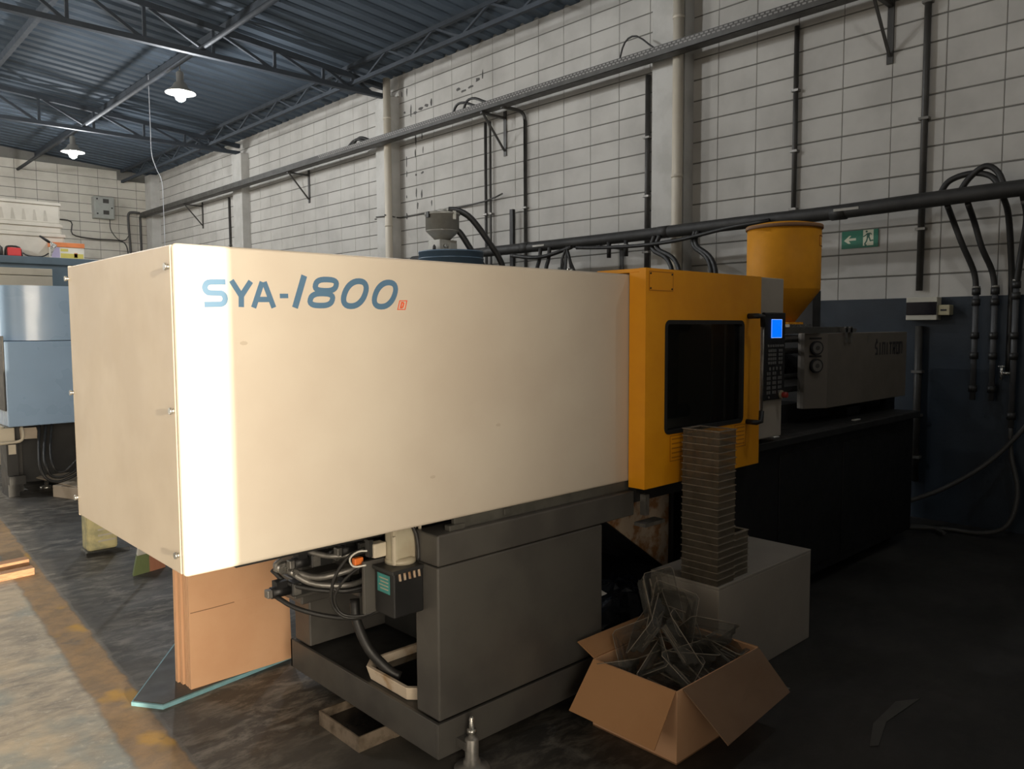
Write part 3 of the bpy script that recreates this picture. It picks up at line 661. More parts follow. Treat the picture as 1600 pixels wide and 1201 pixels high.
# limit switch, chute
link('limit_switch', MB().box(2.70, 2.03, .74, 2.725, 2.06, .83).box(2.66, 2.0, .70, 2.80, 2.06, .715), 'dull_steel', mc)
link('chute', MB().prism([(2.765, 2.30, .654), (3.245, 2.30, .329), (3.256, 2.30, .634), (3.256, 2.30, .76), (2.9, 2.30, .70)], (0, .006, 0)), 'rust', mc)
link('chute_plate', MB().prism([(2.765, 2.305, .648), (3.245, 2.305, .323), (3.245, 2.9, .323), (2.765, 2.9, .648)], (.004, 0, .008)), 'machine_black', mc)
link('chute_edge', B(3.25, 2.285, .30, 3.27, 2.31, .77), 'machine_dark', mc)
# control column
link('control_column', MB().box(3.60, 2.035, .972, 3.885, 2.30, 1.80), 'panel_taupe', mc, bevel=.006)
cp = link('control_panel', B(3.665, 2.018, 1.172, 3.880, 2.04, 1.622), 'machine_black', mc, bevel=.005)
sc = link('screen', B(3.728, 2.0155, 1.492, 3.836, 2.02, 1.588), 'screen_blue', cp)
mb = MB(); mb.ribbon([Vector(q) for q in ((3.729,1.493),(3.835,1.493),(3.835,1.587),(3.729,1.587))], .002, True, lambda q: (q[0], 2.0153, q[1]), (0, .0002, 0)); link('screen_frame', mb, 'screen_line', sc)
for r, z in enumerate((1.446,)):
    for k in range(7): link('key', B(3.69+k*.025, 2.0145, z, 3.708+k*.025, 2.02, z+.012), 'key_grey', cp)
for r in range(4):
    for k in range(7):
        if k == 4: continue
        link('key', B(3.70+k*.0215, 2.0145, 1.42-r*.021, 3.716+k*.0215, 2.02, 1.434-r*.021), 'key_grey', cp)
for r in range(6):
    for k in range(4 if r == 0 else 6):
        if r and k == 2 and False: continue
        x = 3.712+k*.036 if r == 0 else 3.69+(k//2)*.058+(k % 2)*.020
        if r == 1 and k == 4: continue
        link('key', B(x, 2.0145, 1.326-r*.0245, x+.014, 2.02, 1.342-r*.0245), 'key_grey', cp)
link('pilot_button', MB().cyl((3.71, 2.02, 1.187), (3.71, 2.012, 1.187), .006, 10), 'key_grey', cp)
link('emergency_stop_ring', MB().cyl((3.838, 2.02, 1.196), (3.838, 2.009, 1.196), .022, 18), 'estop_ring', cp)
link('emergency_stop', MB().lathe((3.838, 0, 0), [], 3) if False else MB().cyl((3.845, 2.012, 1.194), (3.848, 1.985, 1.194), .015, 16), 'estop_red', cp)
# bed and base of the injection side
link('bed', B(3.60, 2.055, .90, 5.95, 3.05, .945), 'machine_dark', mc, bevel=.006)
link('base_cabinet', B(3.40, 2.10, .08, 5.95, 3.05, .90), 'machine_black', mc, bevel=.006)
for x in (4.35, 5.15): link('door_panel', B(x-.36, 2.092, .14, x+.36, 2.102, .84), 'machine_black', mc, bevel=.003)
for x in (3.6, 4.7, 5.8): link('plinth', B(x-.06, 2.2, 0, x+.06, 2.95, .08), 'machine_black', mc)
link('drop_back', B(2.62, 2.9, .08, 3.4, 3.0, .82), 'machine_black', mc)
# injection unit
link('injection_base', B(3.95, 2.40, .94, 5.95, 2.85, 1.06), 'machine_black', mc)
link('barrel', MB().cyl((3.62, 2.6, 1.30), (4.9, 2.6, 1.30), .10, 20), 'machine_black', mc)
for z in (1.16, 1.24, 1.40, 1.47): link('guide_bar', MB().cyl((3.62, 2.36, z), (4.75, 2.36, z), .018, 8), 'machine_dark', mc)
link('slide_rail', MB().box(3.9, 2.22, 1.511, 5.12, 2.27, 1.547), 'rail_grey', mc, bevel=.002)
link('rail_bracket', MB().box(4.99, 2.185, 1.445, 5.015, 2.2, 1.547).box(5.06, 2.185, 1.445, 5.085, 2.2, 1.547).box(5.12, 2.225, 1.511, 5.24, 2.255, 1.535).box(4.97, 2.185, 1.511, 5.1, 2.22, 1.54), 'dull_steel', mc)
ic = link('injection_cover', MB().prism([(4.62, 2.275, 1.04), (4.77, 2.20, 1.04), (6.05, 2.20, 1.04), (6.05, 2.33, 1.04), (4.64, 2.33, 1.04), (4.62, 2.30, 1.04)], (0, 0, .468)), 'inj_taupe', mc, bevel=.004)
link('injection_frame', B(4.86, 2.33, 1.05, 6.04, 2.95, 1.49), 'machine_black', mc, bevel=.006)
nv = Vector((-.075, -.15, 0)).normalized()
for z in (1.418, 1.308):
    c = Vector((4.688, 2.241, z)); g = link('gauge', MB().cyl(c, c+nv*.022, .043, 24), 'machine_black', ic)
    link('dial', MB().cyl(c+nv*.022, c+nv*.0235, .034, 24), 'gauge_face', g); link('bezel', MB().cyl(c+nv*.0235, c+nv*.026, .014, 16), 'conduit_dark', g)
    q = c+Vector((0, 0, .058)); link('gauge_label', MB().bar(q-Vector((.04, -.02, 0))*1+nv*.001, q+Vector((.04, -.02, 0))+nv*.001, .003, .012), 'machine_black', g)
# raised letters SINITRON
sx0, sx1, szb, szt = 5.48, 5.985, 1.352, 1.436
lw_ = (sx1-sx0)/8.2
shapes = {'S': [[(.9, 1.05), (.55, 1.05), (.2, .85), (.2, .62), (.75, .5), (.75, .1), (.2, .1)], [(.45, 1.0), (.62, 1.3)]], 'I': [[(.5, 0), (.5, 1)]], 'N': [[(.15, 0), (.15, .95), (.85, .95), (.85, 0)]], 'T': [[(.05, .95), (.95, .95)], [(.5, .95), (.5, 0)]],
          'R': [[(.15, 0), (.15, .95), (.8, .95), (.8, .5), (.15, .5)], [(.5, .5), (.85, 0)]], 'O': [[(.15, .06), (.15, .94), (.85, .94), (.85, .06), (.1, .06)]]}
for k, ch in enumerate('SINITRON'):
    mb = MB()
    for st in shapes[ch]: mb.ribbon([Vector((sx0+lw_*(k+p[0]*.86), szb+(szt-szb)*p[1])) for p in st], .016, False, lambda p: (p[0], 2.1985, p[1]), (0, .0015, 0))
    link('letter', mb, 'letter_dark', ic)
link('sticker', B(5.36, 2.1985, 1.44, 5.372, 2.2, 1.49), 'gauge_face', ic)
link('screw_motor', MB().cyl((5.6, 2.55, .99), (5.9, 2.35, 1.0), .05, 12).box(5.3, 2.3, .945, 5.5, 2.4, 1.0), 'machine_dark', mc)
link('rear_panel', B(5.95, 2.3, .08, 6.12, 2.95, 1.04), 'machine_black', mc)
# yellow material hopper
hc = (4.95, 2.6)
ho = link('hopper', MB().lathe((*hc, 0), [(.075, 1.575), (.235, 1.79), (.236, 1.80), (.236, 2.205), (.232, 2.205)], 40), 'hopper_yellow', mc)
link('lid', MB().lathe((*hc, 0), [(.242, 2.195), (.242, 2.215), (.16, 2.232), (0, 2.236)], 40), 'hopper_yellow', ho)
link('lid_strap', MB().lathe((*hc, 0), [(.244, 2.19), (.246, 2.19), (.246, 2.212), (.244, 2.212)], 40), 'cardboard_dark', ho)
link('throat', MB().box(4.85, 2.5, 1.505, 5.05, 2.7, 1.58), 'hopper_yellow', ho, bevel=.005)
link('slide_gate', B(4.80, 2.47, 1.545, 5.1, 2.52, 1.565), 'steel', ho)
a0 = math.atan2(-.95, -.15); mb = MB(); pts = []
for k in range(7):
    a = a0+R(14)+k*R(34)/6; pts.append((hc[0]+.2375*math.cos(a), hc[1]+.2375*math.sin(a)))
for k in range(6):
    (xa, ya), (xb, yb) = pts[k], pts[k+1]; mb.bar((xa, ya, 2.14), (xb, yb, 2.14), .003, .003); mb.bar((xa, ya, 2.075), (xb, yb, 2.075), .003, .003)
mb.bar((*pts[0], 2.075), (*pts[0], 2.14), .003); mb.bar((*pts[-1], 2.075), (*pts[-1], 2.14), .003); link('nameplate', mb, 'yellow_outline', ho)
link('hopper_post', B(5.28, 2.55, 1.5, 5.40, 2.75, 1.80), 'machine_dark', mc)
# lubrication pump on the frame end
lt = link('lubrication_tank', MB().box(1.475, 2.15, .572, 1.60, 2.262, .728), 'machine_black', mc, bevel=.006)
link('mounting_plate', B(1.44, 2.275, .565, 1.60, 2.29, .75), 'machine_grey', mc, bevel=.002)
link('tank_lid', B(1.468, 2.145, .724, 1.60, 2.268, .738), 'machine_dark', lt, bevel=.003)
link('label', B(1.4738, 2.172, .652, 1.476, 2.245, .716), 'teal_label', lt, label='teal label')
mb = MB()
for k in range(4): mb.box(1.4732, 2.18, .70-k*.012, 1.4738, 2.235-.008*(k % 2), .704-k*.012)
link('print', mb, 'reservoir', lt)
for k in range(5): link('terminal', MB().cyl((1.50+.02*k, 2.152, .728), (1.50+.02*k, 2.146, .70), .005, 6), 'rust', lt)
rv = link('oil_reservoir', MB().box(1.513, 2.20, .738, 1.615, 2.262, .892), 'reservoir', mc, bevel=.015, seg=3)
link('flange', MB().box(1.505, 2.192, .742, 1.515, 2.20, .84).box(1.617, 2.192, .75, 1.625, 2.20, .87), 'cream_plastic', rv)
link('motor_base', MB().lathe((1.56, 2.23, .738), [(.055, 0), (.055, .012), (.04, .02)], 20), 'reservoir', rv)
link('pressure_switch', B(1.46, 2.24, .765, 1.51, 2.28, .815), 'cream_plastic', mc, bevel=.004); link('cap', B(1.446, 2.25, .77, 1.462, 2.275, .83), 'machine_dark', mc)
link('orange_plug', B(1.42, 2.30, .735, 1.455, 2.32, .76), 'orange_plug', mc, bevel=.003)
link('feed_line', MB().tube(bez([(1.57, 2.19, .892), (1.592, 2.18, .84), (1.598, 2.175, .78), (1.597, 2.175, .745)], 10), .007, 8), 'hose_black', mc)
mb = MB(); mb.tube(bez([(1.455, 2.26, .79), (1.42, 2.28, .79), (1.40, 2.30, .765), (1.415, 2.30, .735), (1.445, 2.27, .74)], 14), .0035, 6); link('wire', mb, 'paper_white', mc)
# hydraulic valve block
vb = link('valve_manifold', MB().box(1.47, 2.78, .46, 1.80, 2.96, .88), 'machine_grey', mc, bevel=.006)
link('manifold_step', MB().box(1.40, 2.70, .52, 1.62, 2.80, .60).box(1.52, 2.66, .64, 1.72, 2.80, .72).box(1.62, 2.6, .50, 1.86, 2.8, .62).box(1.50, 2.62, .77, 1.62, 2.78, .86), 'machine_grey', vb, bevel=.005)
def valve(x, y, z, L, lab=None):
    v = link('solenoid_valve', MB().box(x, y, z, x+.09, y+.06, z+.05), 'machine_dark', mc, bevel=.004)
    link('coil', MB().cyl((x, y+.03, z+.025), (x-L, y+.03, z+.025), .022, 14).box(x-L*.8, y+.01, z+.04, x-L*.2, y+.05, z+.065), 'machine_black', v); link('plug', B(x-L-.02, y+.015, z+.01, x-L, y+.045, z+.04), 'dull_steel', v, bevel=.003)
    link('face', MB().box(x+.005, y-.003, z+.005, x+.035, y, z+.045), 'dull_steel', v)
valve(1.36, 2.64, .555, .07); valve(1.42, 2.60, .66, .06); valve(1.55, 2.52, .555, .05); valve(1.56, 2.5, .70, .06)
for (x, y, z, r) in ((1.335, 2.70, .67, .022), (1.36, 2.66, .655, .014), (1.50, 2.6, .70, .013), (1.6, 2.55, .76, .012)):
    f = link('fitting', MB().cyl((x, y, z), (x, y-.05, z-.004), r, 14), 'steel', mc); link('nut', MB().cyl((x, y-.012, z), (x, y-.028, z), r*1.35, 6), 'dull_steel', f)
for pts, r in (([(1.345, 2.64, .66), (1.40, 2.58, .615), (1.48, 2.52, .60), (1.56, 2.5, .60), (1.66, 2.5, .63)], .011), ([(1.36, 2.66, .655), (1.42, 2.56, .635), (1.52, 2.5, .655), (1.62, 2.5, .67), (1.74, 2.52, .67)], .012),
               ([(1.32, 2.72, .65), (1.36, 2.66, .60), (1.46, 2.56, .575), (1.58, 2.5, .565), (1.72, 2.5, .56)], .009), ([(1.42, 2.62, .72), (1.48, 2.55, .705), (1.58, 2.5, .715), (1.72, 2.5, .735)], .011),
               ([(1.45, 2.56, .60), (1.50, 2.52, .575), (1.6, 2.48, .585), (1.72, 2.48, .60)], .008), ([(1.30, 2.66, .57), (1.34, 2.58, .535), (1.42, 2.5, .505), (1.5, 2.42, .50), (1.56, 2.36, .53), (1.60, 2.3, .56)], .009)):
    link('hydraulic_pipe', MB().tube(bez(pts, 16), r, 8), 'dull_steel' if r > .0105 else 'hose_black', mc)
mb = MB()
mb.tube(bez([(1.46, 2.30, .79), (1.42, 2.34, .76), (1.385, 2.38, .68), (1.385, 2.40, .59), (1.42, 2.38, .535), (1.48, 2.34, .535), (1.54, 2.30, .57)], 26), .006, 6)
mb.tube(bez([(1.44, 2.29, .735), (1.40, 2.34, .68), (1.385, 2.38, .61), (1.41, 2.37, .55), (1.47, 2.32, .545), (1.53, 2.28, .58)], 24), .005, 6)
link('cable_loop', mb, 'hose_black', mc)
link('drain_hose', MB().tube(bez([(1.60, 2.60, .50), (1.595, 2.58, .42), (1.61, 2.52, .32), (1.66, 2.46, .24), (1.69, 2.43, .215)], 18), .019, 10), 'hose_black', mc)

# ------------------------------------------------------------------ things around the machine base
st = thing('drip_tray', 'dirty white foam tray full of black oil inside the machine frame', 'tray', (1.78, 2.43, .189))
def octo(x0, x1, y0, y1, c): return [(x0+c, y0), (x1-c, y0), (x1, y0+c), (x1, y1-c), (x1-c, y1), (x0+c, y1), (x0, y1-c), (x0, y0+c)]
o1, o2, o3 = octo(1.615, 1.95, 2.235, 2.60, .05), octo(1.632, 1.933, 2.252, 2.583, .045), octo(1.64, 1.925, 2.262, 2.575, .045)
V = [(x, y, .189) for x, y in octo(1.628, 1.937, 2.25, 2.587, .05)]+[(x, y, .243) for x, y in o1]+[(x, y, .243) for x, y in o2]+[(x, y, .20) for x, y in o3]
F = [tuple(range(8))[::-1]]+[(i+8*k, (i+1) % 8+8*k, (i+1) % 8+8*k+8, i+8*k+8) for k in range(3) for i in range(8)]+[tuple(range(24, 32))]
link('tray', MB().add(V, F), 'foam_dirty', st, bevel=.003)
link('oil', MB().add([(x, y, .212) for x, y in octo(1.637, 1.928, 2.258, 2.578, .045)], [tuple(range(8))]), 'oil', st)
pn = thing('drip_pan', 'shallow rusty metal pan with black inside, on the floor under the frame', 'pan', (1.6, 2.55, 0))
mb = MB(); a, b, c, d, h, t_ = 1.485, 1.86, 2.405, 2.69, .058, .006
mb.box(a, c, 0, b, d, .006); mb.box(a, c, .006, a+t_, d, h); mb.box(b-t_, c, .006, b, d, h); mb.box(a+t_, c, .006, b-t_, c+t_, h); mb.box(a+t_, d-t_, .006, b-t_, d, h)
link('pan', mb, 'pan_metal', pn); link('residue', B(a+t_, c+t_, .006, b-t_, d-t_, .022), 'tray_black', pn)
mb = MB(); mb.box(1.64, 2.40, 0, 1.72, 2.404, .05).box(1.64, 2.404, 0, 1.72, 2.45, .006); solo('metal_bracket', 'small angle bracket on the floor right of the metal pan', 'bracket', mb, 'pan_metal', (1.68, 2.42, 0))

# board and flattened cartons
bd = thing('floor_board', 'dark topped board with pale blue edge lying under the cartons', 'board', (1.35, 3.4, 0))
bp_ = [(1.002, 3.37), (1.09, 3.239), (1.687, 3.20), (1.687, 3.92), (1.375, 3.89)]
bp_ = [(1.002, 3.37), (1.085, 3.245), (1.75, 3.345), (1.75, 3.93), (1.375, 3.89)]
link('edge_band', MB().prism([(x, y, .0) for x, y in bp_], (0, 0, .016)), 'board_blue', bd)
ix = [(1.012, 3.372), (1.091, 3.258), (1.742, 3.356), (1.742, 3.92), (1.38, 3.88)]
link('top_sheet', MB().prism([(x, y, .016) for x, y in ix], (0, 0, .004)), 'board_top', bd)
gcb = 'flattened cardboard boxes standing under the cover'
for k, lab in enumerate(('flattened cardboard box at the very front of the stack, with a long slit', 'flattened cardboard box second from the front of the stack', 'flattened cardboard box third from the front of the stack', 'flattened cardboard box at the back of the stack, set a little left')):
    y = 3.30+k*.036; xl = (1.221, 1.222, 1.214, 1.206)[k]; xr = 1.69+.01*k; h = .80+.01*(k % 2); ln = .05
    t = thing('flattened_carton', lab, 'cardboard box', ((xl+xr)/2, y, .02), gcb)
    P = lambda u, z, dy=0: (xl+(xr-xl)*u+.025*z*(1-u), y+ln*z+dy, .02+z)
    for nm, dy, m_ in (('front_sheet', 0, 'cardboard'), ('back_sheet', .015, 'cardboard')):
        link(nm, MB().prism([P(0, 0, dy), P(1, 0, dy), P(1, h, dy), P(0, h, dy)], (0, .011, 0)), m_, t)
    link('fluting', MB().prism([P(.006, .004, .011), P(.99, .004, .011), P(.99, h-.01, .011), P(.006, h-.01, .011)], (0, .004, 0)), 'cardboard_edge', t)
    if k == 0:
        link('slit', MB().ribbon([Vector((1.235, .345)), Vector((1.33, .345)), Vector((1.428, .347))], .003, False, lambda p: (p[0], y+ln*(p[1]-.02)-.0012, p[1]), (0, .0012, 0)), 'cardboard_dark', t)
        link('crease', MB().ribbon([Vector((1.43, .347)), Vector((1.69, .350))], .004, False, lambda p: (p[0], y+ln*(p[1]-.02)-.0006, p[1]), (0, .0006, 0)), 'cardboard', t)

# white carton / crate with stacks of clear trays
wbx = thing('white_crate', 'large plain off-white box on the floor carrying stacked clear trays', 'box', (3.28, 1.94, 0))
link('body', B(2.86, 1.765, 0, 3.695, 2.12, .437), 'white_box', wbx, bevel=.004)
link('lid', B(2.86, 1.765, .437, 3.695, 2.12, .449), 'white_box', wbx, bevel=.002)
def tray(x0, x1, y0, y1, z, h, lab, grp, jit=0):
    t = thing('plastic_tray', lab, 'tray', ((x0+x1)/2, (y0+y1)/2, z), grp)
    mb = MB(); e = .0035; w_ = .0022
    mb.box(x0+e, y0+e, z, x1-e, y1-e, z+w_)
    mb.box(x0+e, y0+e, z+w_, x0+e+w_, y1-e, z+h-.003); mb.box(x1-e-w_, y0+e, z+w_, x1-e, y1-e, z+h-.003)
    mb.box(x0+e+w_, y0+e, z+w_, x1-e-w_, y0+e+w_, z+h-.003); mb.box(x0+e+w_, y1-e-w_, z+w_, x1-e-w_, y1-e, z+h-.003)
    for k in range(4): yy = y0+e+(k+.6)*(y1-y0-2*e)/4; mb.box(x0+e-.003, yy, z+w_, x0+e, yy+.012, z+h-.006)
    link('body', mb, 'tray_body', t)
    rm = MB(); zz = z+h-.004
    rm.box(x0, y0, zz, x1, y0+.014, z+h-.0004); rm.box(x0, y1-.014, zz, x1, y1, z+h-.0004); rm.box(x0, y0+.014, zz, x0+.014, y1-.014, z+h-.0004); rm.box(x1-.014, y0+.014, zz, x1, y1-.014, z+h-.0004)
    link('rim', rm, 'tray_plastic', t)
    return t
NS = 22; HS = (1.114-.449)/NS
ORD = ['top', 'second', 'third', 'fourth', 'fifth', 'sixth', 'seventh', 'eighth', 'ninth', 'tenth', 'eleventh', 'twelfth', 'thirteenth', 'fourteenth', 'fifteenth', 'sixteenth', 'seventeenth', 'eighteenth', 'nineteenth', 'twentieth', 'twenty-first', 'twenty-second']
proto = tray(2.8605, 2.998, 1.772, 1.960, .449, HS, 'clear plastic tray at the very bottom of the tall stack on the white box', 'clear trays in the tall stack')
for k in range(1, NS):
    t = copy_tree(proto); t.location.z += k*HS; t.location.x += random.uniform(-.0015, .0015)-.00*k; t.location.y += random.uniform(-.0015, .0015)
    t['label'] = 'clear plastic tray on top of the tall stack' if k == NS-1 else 'clear plastic tray, %s from the top of the tall stack on the white box' % ORD[NS-1-k]
proto2 = tray(3.005, 3.135, 1.785, 1.93, .449, .0285, 'clear plastic tray at the bottom of the low stack right of the tall stack', 'clear trays in the low stack')
for k in range(1, 7):
    t = copy_tree(proto2); t.location.z += k*.0285; t.location.x += random.uniform(-.0015, .0015)
    t['label'] = 'clear plastic tray on top of the low stack' if k == 6 else 'clear plastic tray, %s from the top of the low stack' % ORD[6-k]

# open carton with clear plastic waste
cx0, cx1, cy0, cy1, ch = 2.256, 2.815, 1.553, 1.943, .267
kt = thing('open_carton', 'open brown cardboard box with its flaps out, full of clear plastic parts', 'cardboard box', ((cx0+cx1)/2, (cy0+cy1)/2, 0))
t_ = .006
link('bottom', B(cx0, cy0, 0, cx1, cy1, .006), 'cardboard_dark', kt)
link('end_wall', B(cx0, cy0, .006, cx0+t_, cy1, ch), 'cardboard', kt); link('end_wall', B(cx1-t_, cy0, .006, cx1, cy1, ch), 'cardboard', kt)
link('side_wall', B(cx0+t_, cy0, .006, cx1-t_, cy0+t_, ch), 'cardboard', kt); link('side_wall', B(cx0+t_, cy1-t_, .006, cx1-t_, cy1, ch), 'cardboard', kt)
FLAPS = []
def flap(a, b, c, d, th=(0, 0, .005), m_='carton_brown'):
    return link('flap', MB().prism([a, b, c, d], th), m_, kt, bevel=.001)
flap((cx0, cy0+.004, ch), (cx0, cy1-.004, ch), (cx0-.13, cy1+.005, ch-.165), (cx0-.13, cy0-.0, ch-.165), (-.004, 0, .003))
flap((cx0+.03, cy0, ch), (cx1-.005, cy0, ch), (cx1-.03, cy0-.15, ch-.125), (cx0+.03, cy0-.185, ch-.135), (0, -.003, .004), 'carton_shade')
flap((cx0+.004, cy1, ch), (cx1-.004, cy1, ch), (cx1-.02, cy1+.09, ch+.035), (cx0+.02, cy1+.10, ch+.03), (0, -.002, .005))
flap((cx1+.001, cy0+.004, ch), (cx1+.001, cy1-.004, ch), (cx1+.022, cy1-.004, ch-.15), (cx1+.022, cy0+.004, ch-.15), (.005, 0, .002))
link('print_mark', MB().box(cx0-.0655, 1.70, ch-.087, cx0-.064, 1.725, ch-.0845), 'cardboard_dark', kt)
def clam(loc, rot, L, W_, H, lab):
    """one thin clear blister part: a box-shaped open shell with a flange, a step and ribs"""
    T = Matrix.Translation(loc) @ Matrix.Rotation(rot[2], 4, 'Z') @ Matrix.Rotation(rot[1], 4, 'Y') @ Matrix.Rotation(rot[0], 4, 'X')
    t = thing('plastic_blister', lab, 'plastic packaging', loc, 'clear plastic parts heaped in the open carton')
    def ring(l, w_, z, c):
        p = [(l/2-c, -w_/2), (l/2, -w_/2+c), (l/2, w_/2-c), (l/2-c, w_/2), (-l/2+c, w_/2), (-l/2, w_/2-c), (-l/2, -w_/2+c), (-l/2+c, -w_/2)]
        return [T @ Vector((x, y, z)) for x, y in p]
    rings = [ring(L, W_, 0, .015), ring(L-.022, W_-.022, 0, .013), ring(L-.028, W_-.028, -H*.45, .013), ring(L-.044, W_-.044, -H*.5, .012), ring(L-.052, W_-.052, -H, .012)]
    vs_ = [v for r in rings for v in r]
    fs = [(i+8*k, (i+1) % 8+8*k, (i+1) % 8+8*k+8, i+8*k+8) for k in range(len(rings)-1) for i in range(8)]+[tuple(range(32, 40))]
    o = link('shell', MB().add(vs_, fs), 'clear_plastic', t)
    sd = o.modifiers.new('thick', 'SOLIDIFY'); sd.thickness = .0012
    rm = MB(); rm.tube(rings[0]+[rings[0][0]], .0016, 5, False); link('rim', rm, 'tray_plastic', t)
    rb = MB()
    for k in (-1, 0, 1): rb.bar(T @ Vector((k*L*.22, -W_/2+.03, -H+.002)), T @ Vector((k*L*.22, W_/2-.03, -H+.002)), .006, .003)
    link('rib', rb, 'tray_plastic', t, kind='stuff')
    return t
cl = [((2.40, 1.68, .27), (.35, -.35, .2), .24, .19, .055, 'clear plastic blister tilted at the near corner of the carton'),
      ((2.39, 1.82, .31), (-.5, -.5, .9), .24, .19, .06, 'clear plastic blister near the left wall of the carton'),
      ((2.52, 1.69, .36), (.95, .25, .55), .26, .21, .06, 'clear plastic blister standing on edge in the middle of the heap'),
      ((2.60, 1.86, .45), (1.25, .1, .1), .24, .22, .05, 'highest clear plastic blister on the heap, upright against the white box'),
      ((2.68, 1.72, .33), (.3, .65, 1.1), .25, .2, .06, 'clear plastic blister leaning right over the carton flap'),
      ((2.70, 1.84, .36), (1.0, .35, .15), .24, .2, .06, 'clear plastic blister at the back right of the carton'),
      ((2.50, 1.62, .28), (.45, .05, -.1), .28, .18, .055, 'clear plastic blister along the front wall of the carton'),
      ((2.46, 1.86, .38), (-1.0, -.2, .5), .23, .19, .05, 'clear plastic blister at the back left of the heap'),
      ((2.58, 1.76, .29), (.15, .12, 1), .28, .22, .06, 'clear plastic blister buried in the middle of the carton'),
      ((2.40, 1.74, .19), (0, .15, .1), .26, .24, .06, 'clear plastic blister low in the left of the carton'),
      ((2.67, 1.75, .20), (.05, -.15, .1), .26, .24, .06, 'clear plastic blister low in the right of the carton'),
      ((2.58, 1.80, .40), (.5, -.75, .4), .24, .19, .055, 'clear plastic blister bridging the middle and the top of the heap'),
      ((2.73, 1.64, .285), (.3, .2, .3), .18, .15, .05, 'small clear plastic blister in the near right corner of the carton'),
      ((2.33, 1.87, .26), (-.3, .3, .3), .16, .14, .05, 'small clear plastic blister in the far left corner of the carton')]
for c in cl: clam(*c)
# dark plastic bag behind the carton, under the chute
def lump(name, lab, cat, cx, cy, rx, ry, h, m_, seed, n=22, k=10):
    q = random.Random(seed); vs_ = []; 
    off = [q.uniform(0, 6.28) for _ in range(6)]
    for j in range(k+1):
        f = j/k
        for i in range(n):
            a = 2*math.pi*i/n; pr_ = math.cos(f*math.pi/2)**.5 if f < 1 else 0
            w_ = 1+.12*math.sin(3*a+off[0]+4*f)+.08*math.sin(7*a+off[1]-6*f)+.05*q.uniform(-1, 1)
            vs_.append((cx+rx*pr_*w_*math.cos(a), cy+ry*pr_*w_*math.sin(a), h*math.sin(f*math.pi/2)*(1+.06*q.uniform(-1, 1)) if j else 0))
    fs = [(i+n*j, (i+1) % n+n*j, (i+1) % n+n*j+n, i+n*j+n) for j in range(k) for i in range(n)]+[tuple(range(n))[::-1]]
    return solo(name, lab, cat, MB().add(vs_, fs), m_, (cx, cy, 0))
lump('plastic_bag', 'dark crumpled plastic bag in the shade behind the open carton', 'bag', 3.0, 2.42, .22, .17, .30, 'plastic_bag', 5)
solo('white_label', 'small white scrap lying on the dark machine bed near the control column', 'scrap', B(3.93, 2.10, .946, 3.99, 2.125, .951), 'paper_white', (3.96, 2.11, .946))
solo('white_label', 'small white scrap lying on the bed below the injection cover', 'scrap', B(5.02, 2.13, .946, 5.11, 2.15, .951), 'paper_white', (5.06, 2.14, .946))
solo('floor_scrap', 'faint torn plastic strip on the dark floor at lower right', 'scrap', MB().prism([(2.87, 1.13, .001), (2.90, 1.11, .001), (3.10, 1.16, .001), (3.40, 1.14, .001), (3.30, 1.20, .001), (3.05, 1.19, .001)], (0, 0, .003)), 'machine_grey', (3.1, 1.15, 0))
solo('floor_scrap', 'small pale scrap beside the right flap of the open carton', 'scrap', B(3.0, 1.56, .001, 3.10, 1.585, .004), 'zinc', (3.05, 1.57, 0))

# ------------------------------------------------------------------ far left: second machine, shelf things, floor things
m2 = thing('injection_molding_machine', 'blue machine with a smooth light blue hood at the left edge', 'machine', (2.6, 9.0, 0))
link('lower_hood', MB().box(1.56, 8.5, .65, 3.9, 9.7, 1.45), 'blue_hood', m2, bevel=.01)
arc = [(1.56, 9.7), (1.56, 8.70)]+[(1.56+.55*(1-math.cos(a)), 8.70-.20*math.sin(a)) for a in [R(90*k/14) for k in range(1, 15)]]+[(3.9, 8.5), (3.9, 9.7)]
uh = MB(); n_ = len(arc); uh.add([(x, y, z) for z in (1.455, 1.975) for x, y in arc], [(i, i+1, n_+i+1, n_+i) for i in range(n_-1)], True)
uh.add([(x, y, z) for z in (1.455, 1.975) for x, y in arc], [tuple(range(n_))[::-1], tuple(range(n_, 2*n_)), (n_-1, 0, n_, 2*n_-1)])
link('upper_hood', uh, 'blue_hood', m2)
link('end_hood', MB().box(1.545, 8.52, .80, 1.56, 9.68, 1.5), 'conduit_dark', m2, bevel=.004)
link('base', MB().box(1.70, 8.75, .07, 6.0, 9.6, .65), 'machine_dark', m2, bevel=.008)
link('base_post', MB().box(1.63, 8.70, 0, 1.70, 8.77, .65), 'machine_grey', m2); link('bed', B(3.9, 8.6, .65, 6.1, 9.6, 1.0), 'machine_dark', m2, bevel=.01)
for x in (1.9, 3.4, 5.4): link('levelling_foot', MB().lathe((x, 8.72, 0), [(.06, 0), (.06, .02), (.02, .03), (.02, .10)], 16), 'steel', m2)
link('pump', MB().box(1.40, 8.55, .49, 1.62, 8.75, .64).cyl((1.5, 8.6, .56), (1.5, 8.6, .66), .05, 12), 'cream_plastic', m2, bevel=.01)
link('pump_pipe', MB().tube(bez([(1.42, 8.5, .505), (1.58, 8.5, .505), (1.66, 8.5, .52), (1.675, 8.5, .58), (1.675, 8.55, .64)], 12), .014, 8), 'cream_plastic', m2)
link('label', B(1.545, 8.46, .40, 1.605, 8.466, .49), 'cream_plastic', m2); link('pump_stand', B(1.53, 8.47, 0, 1.62, 8.75, .49), 'machine_dark', m2); link('lower_tray', B(1.53, 8.40, .12, 1.66, 8.47, .2), 'machine_dark', m2)
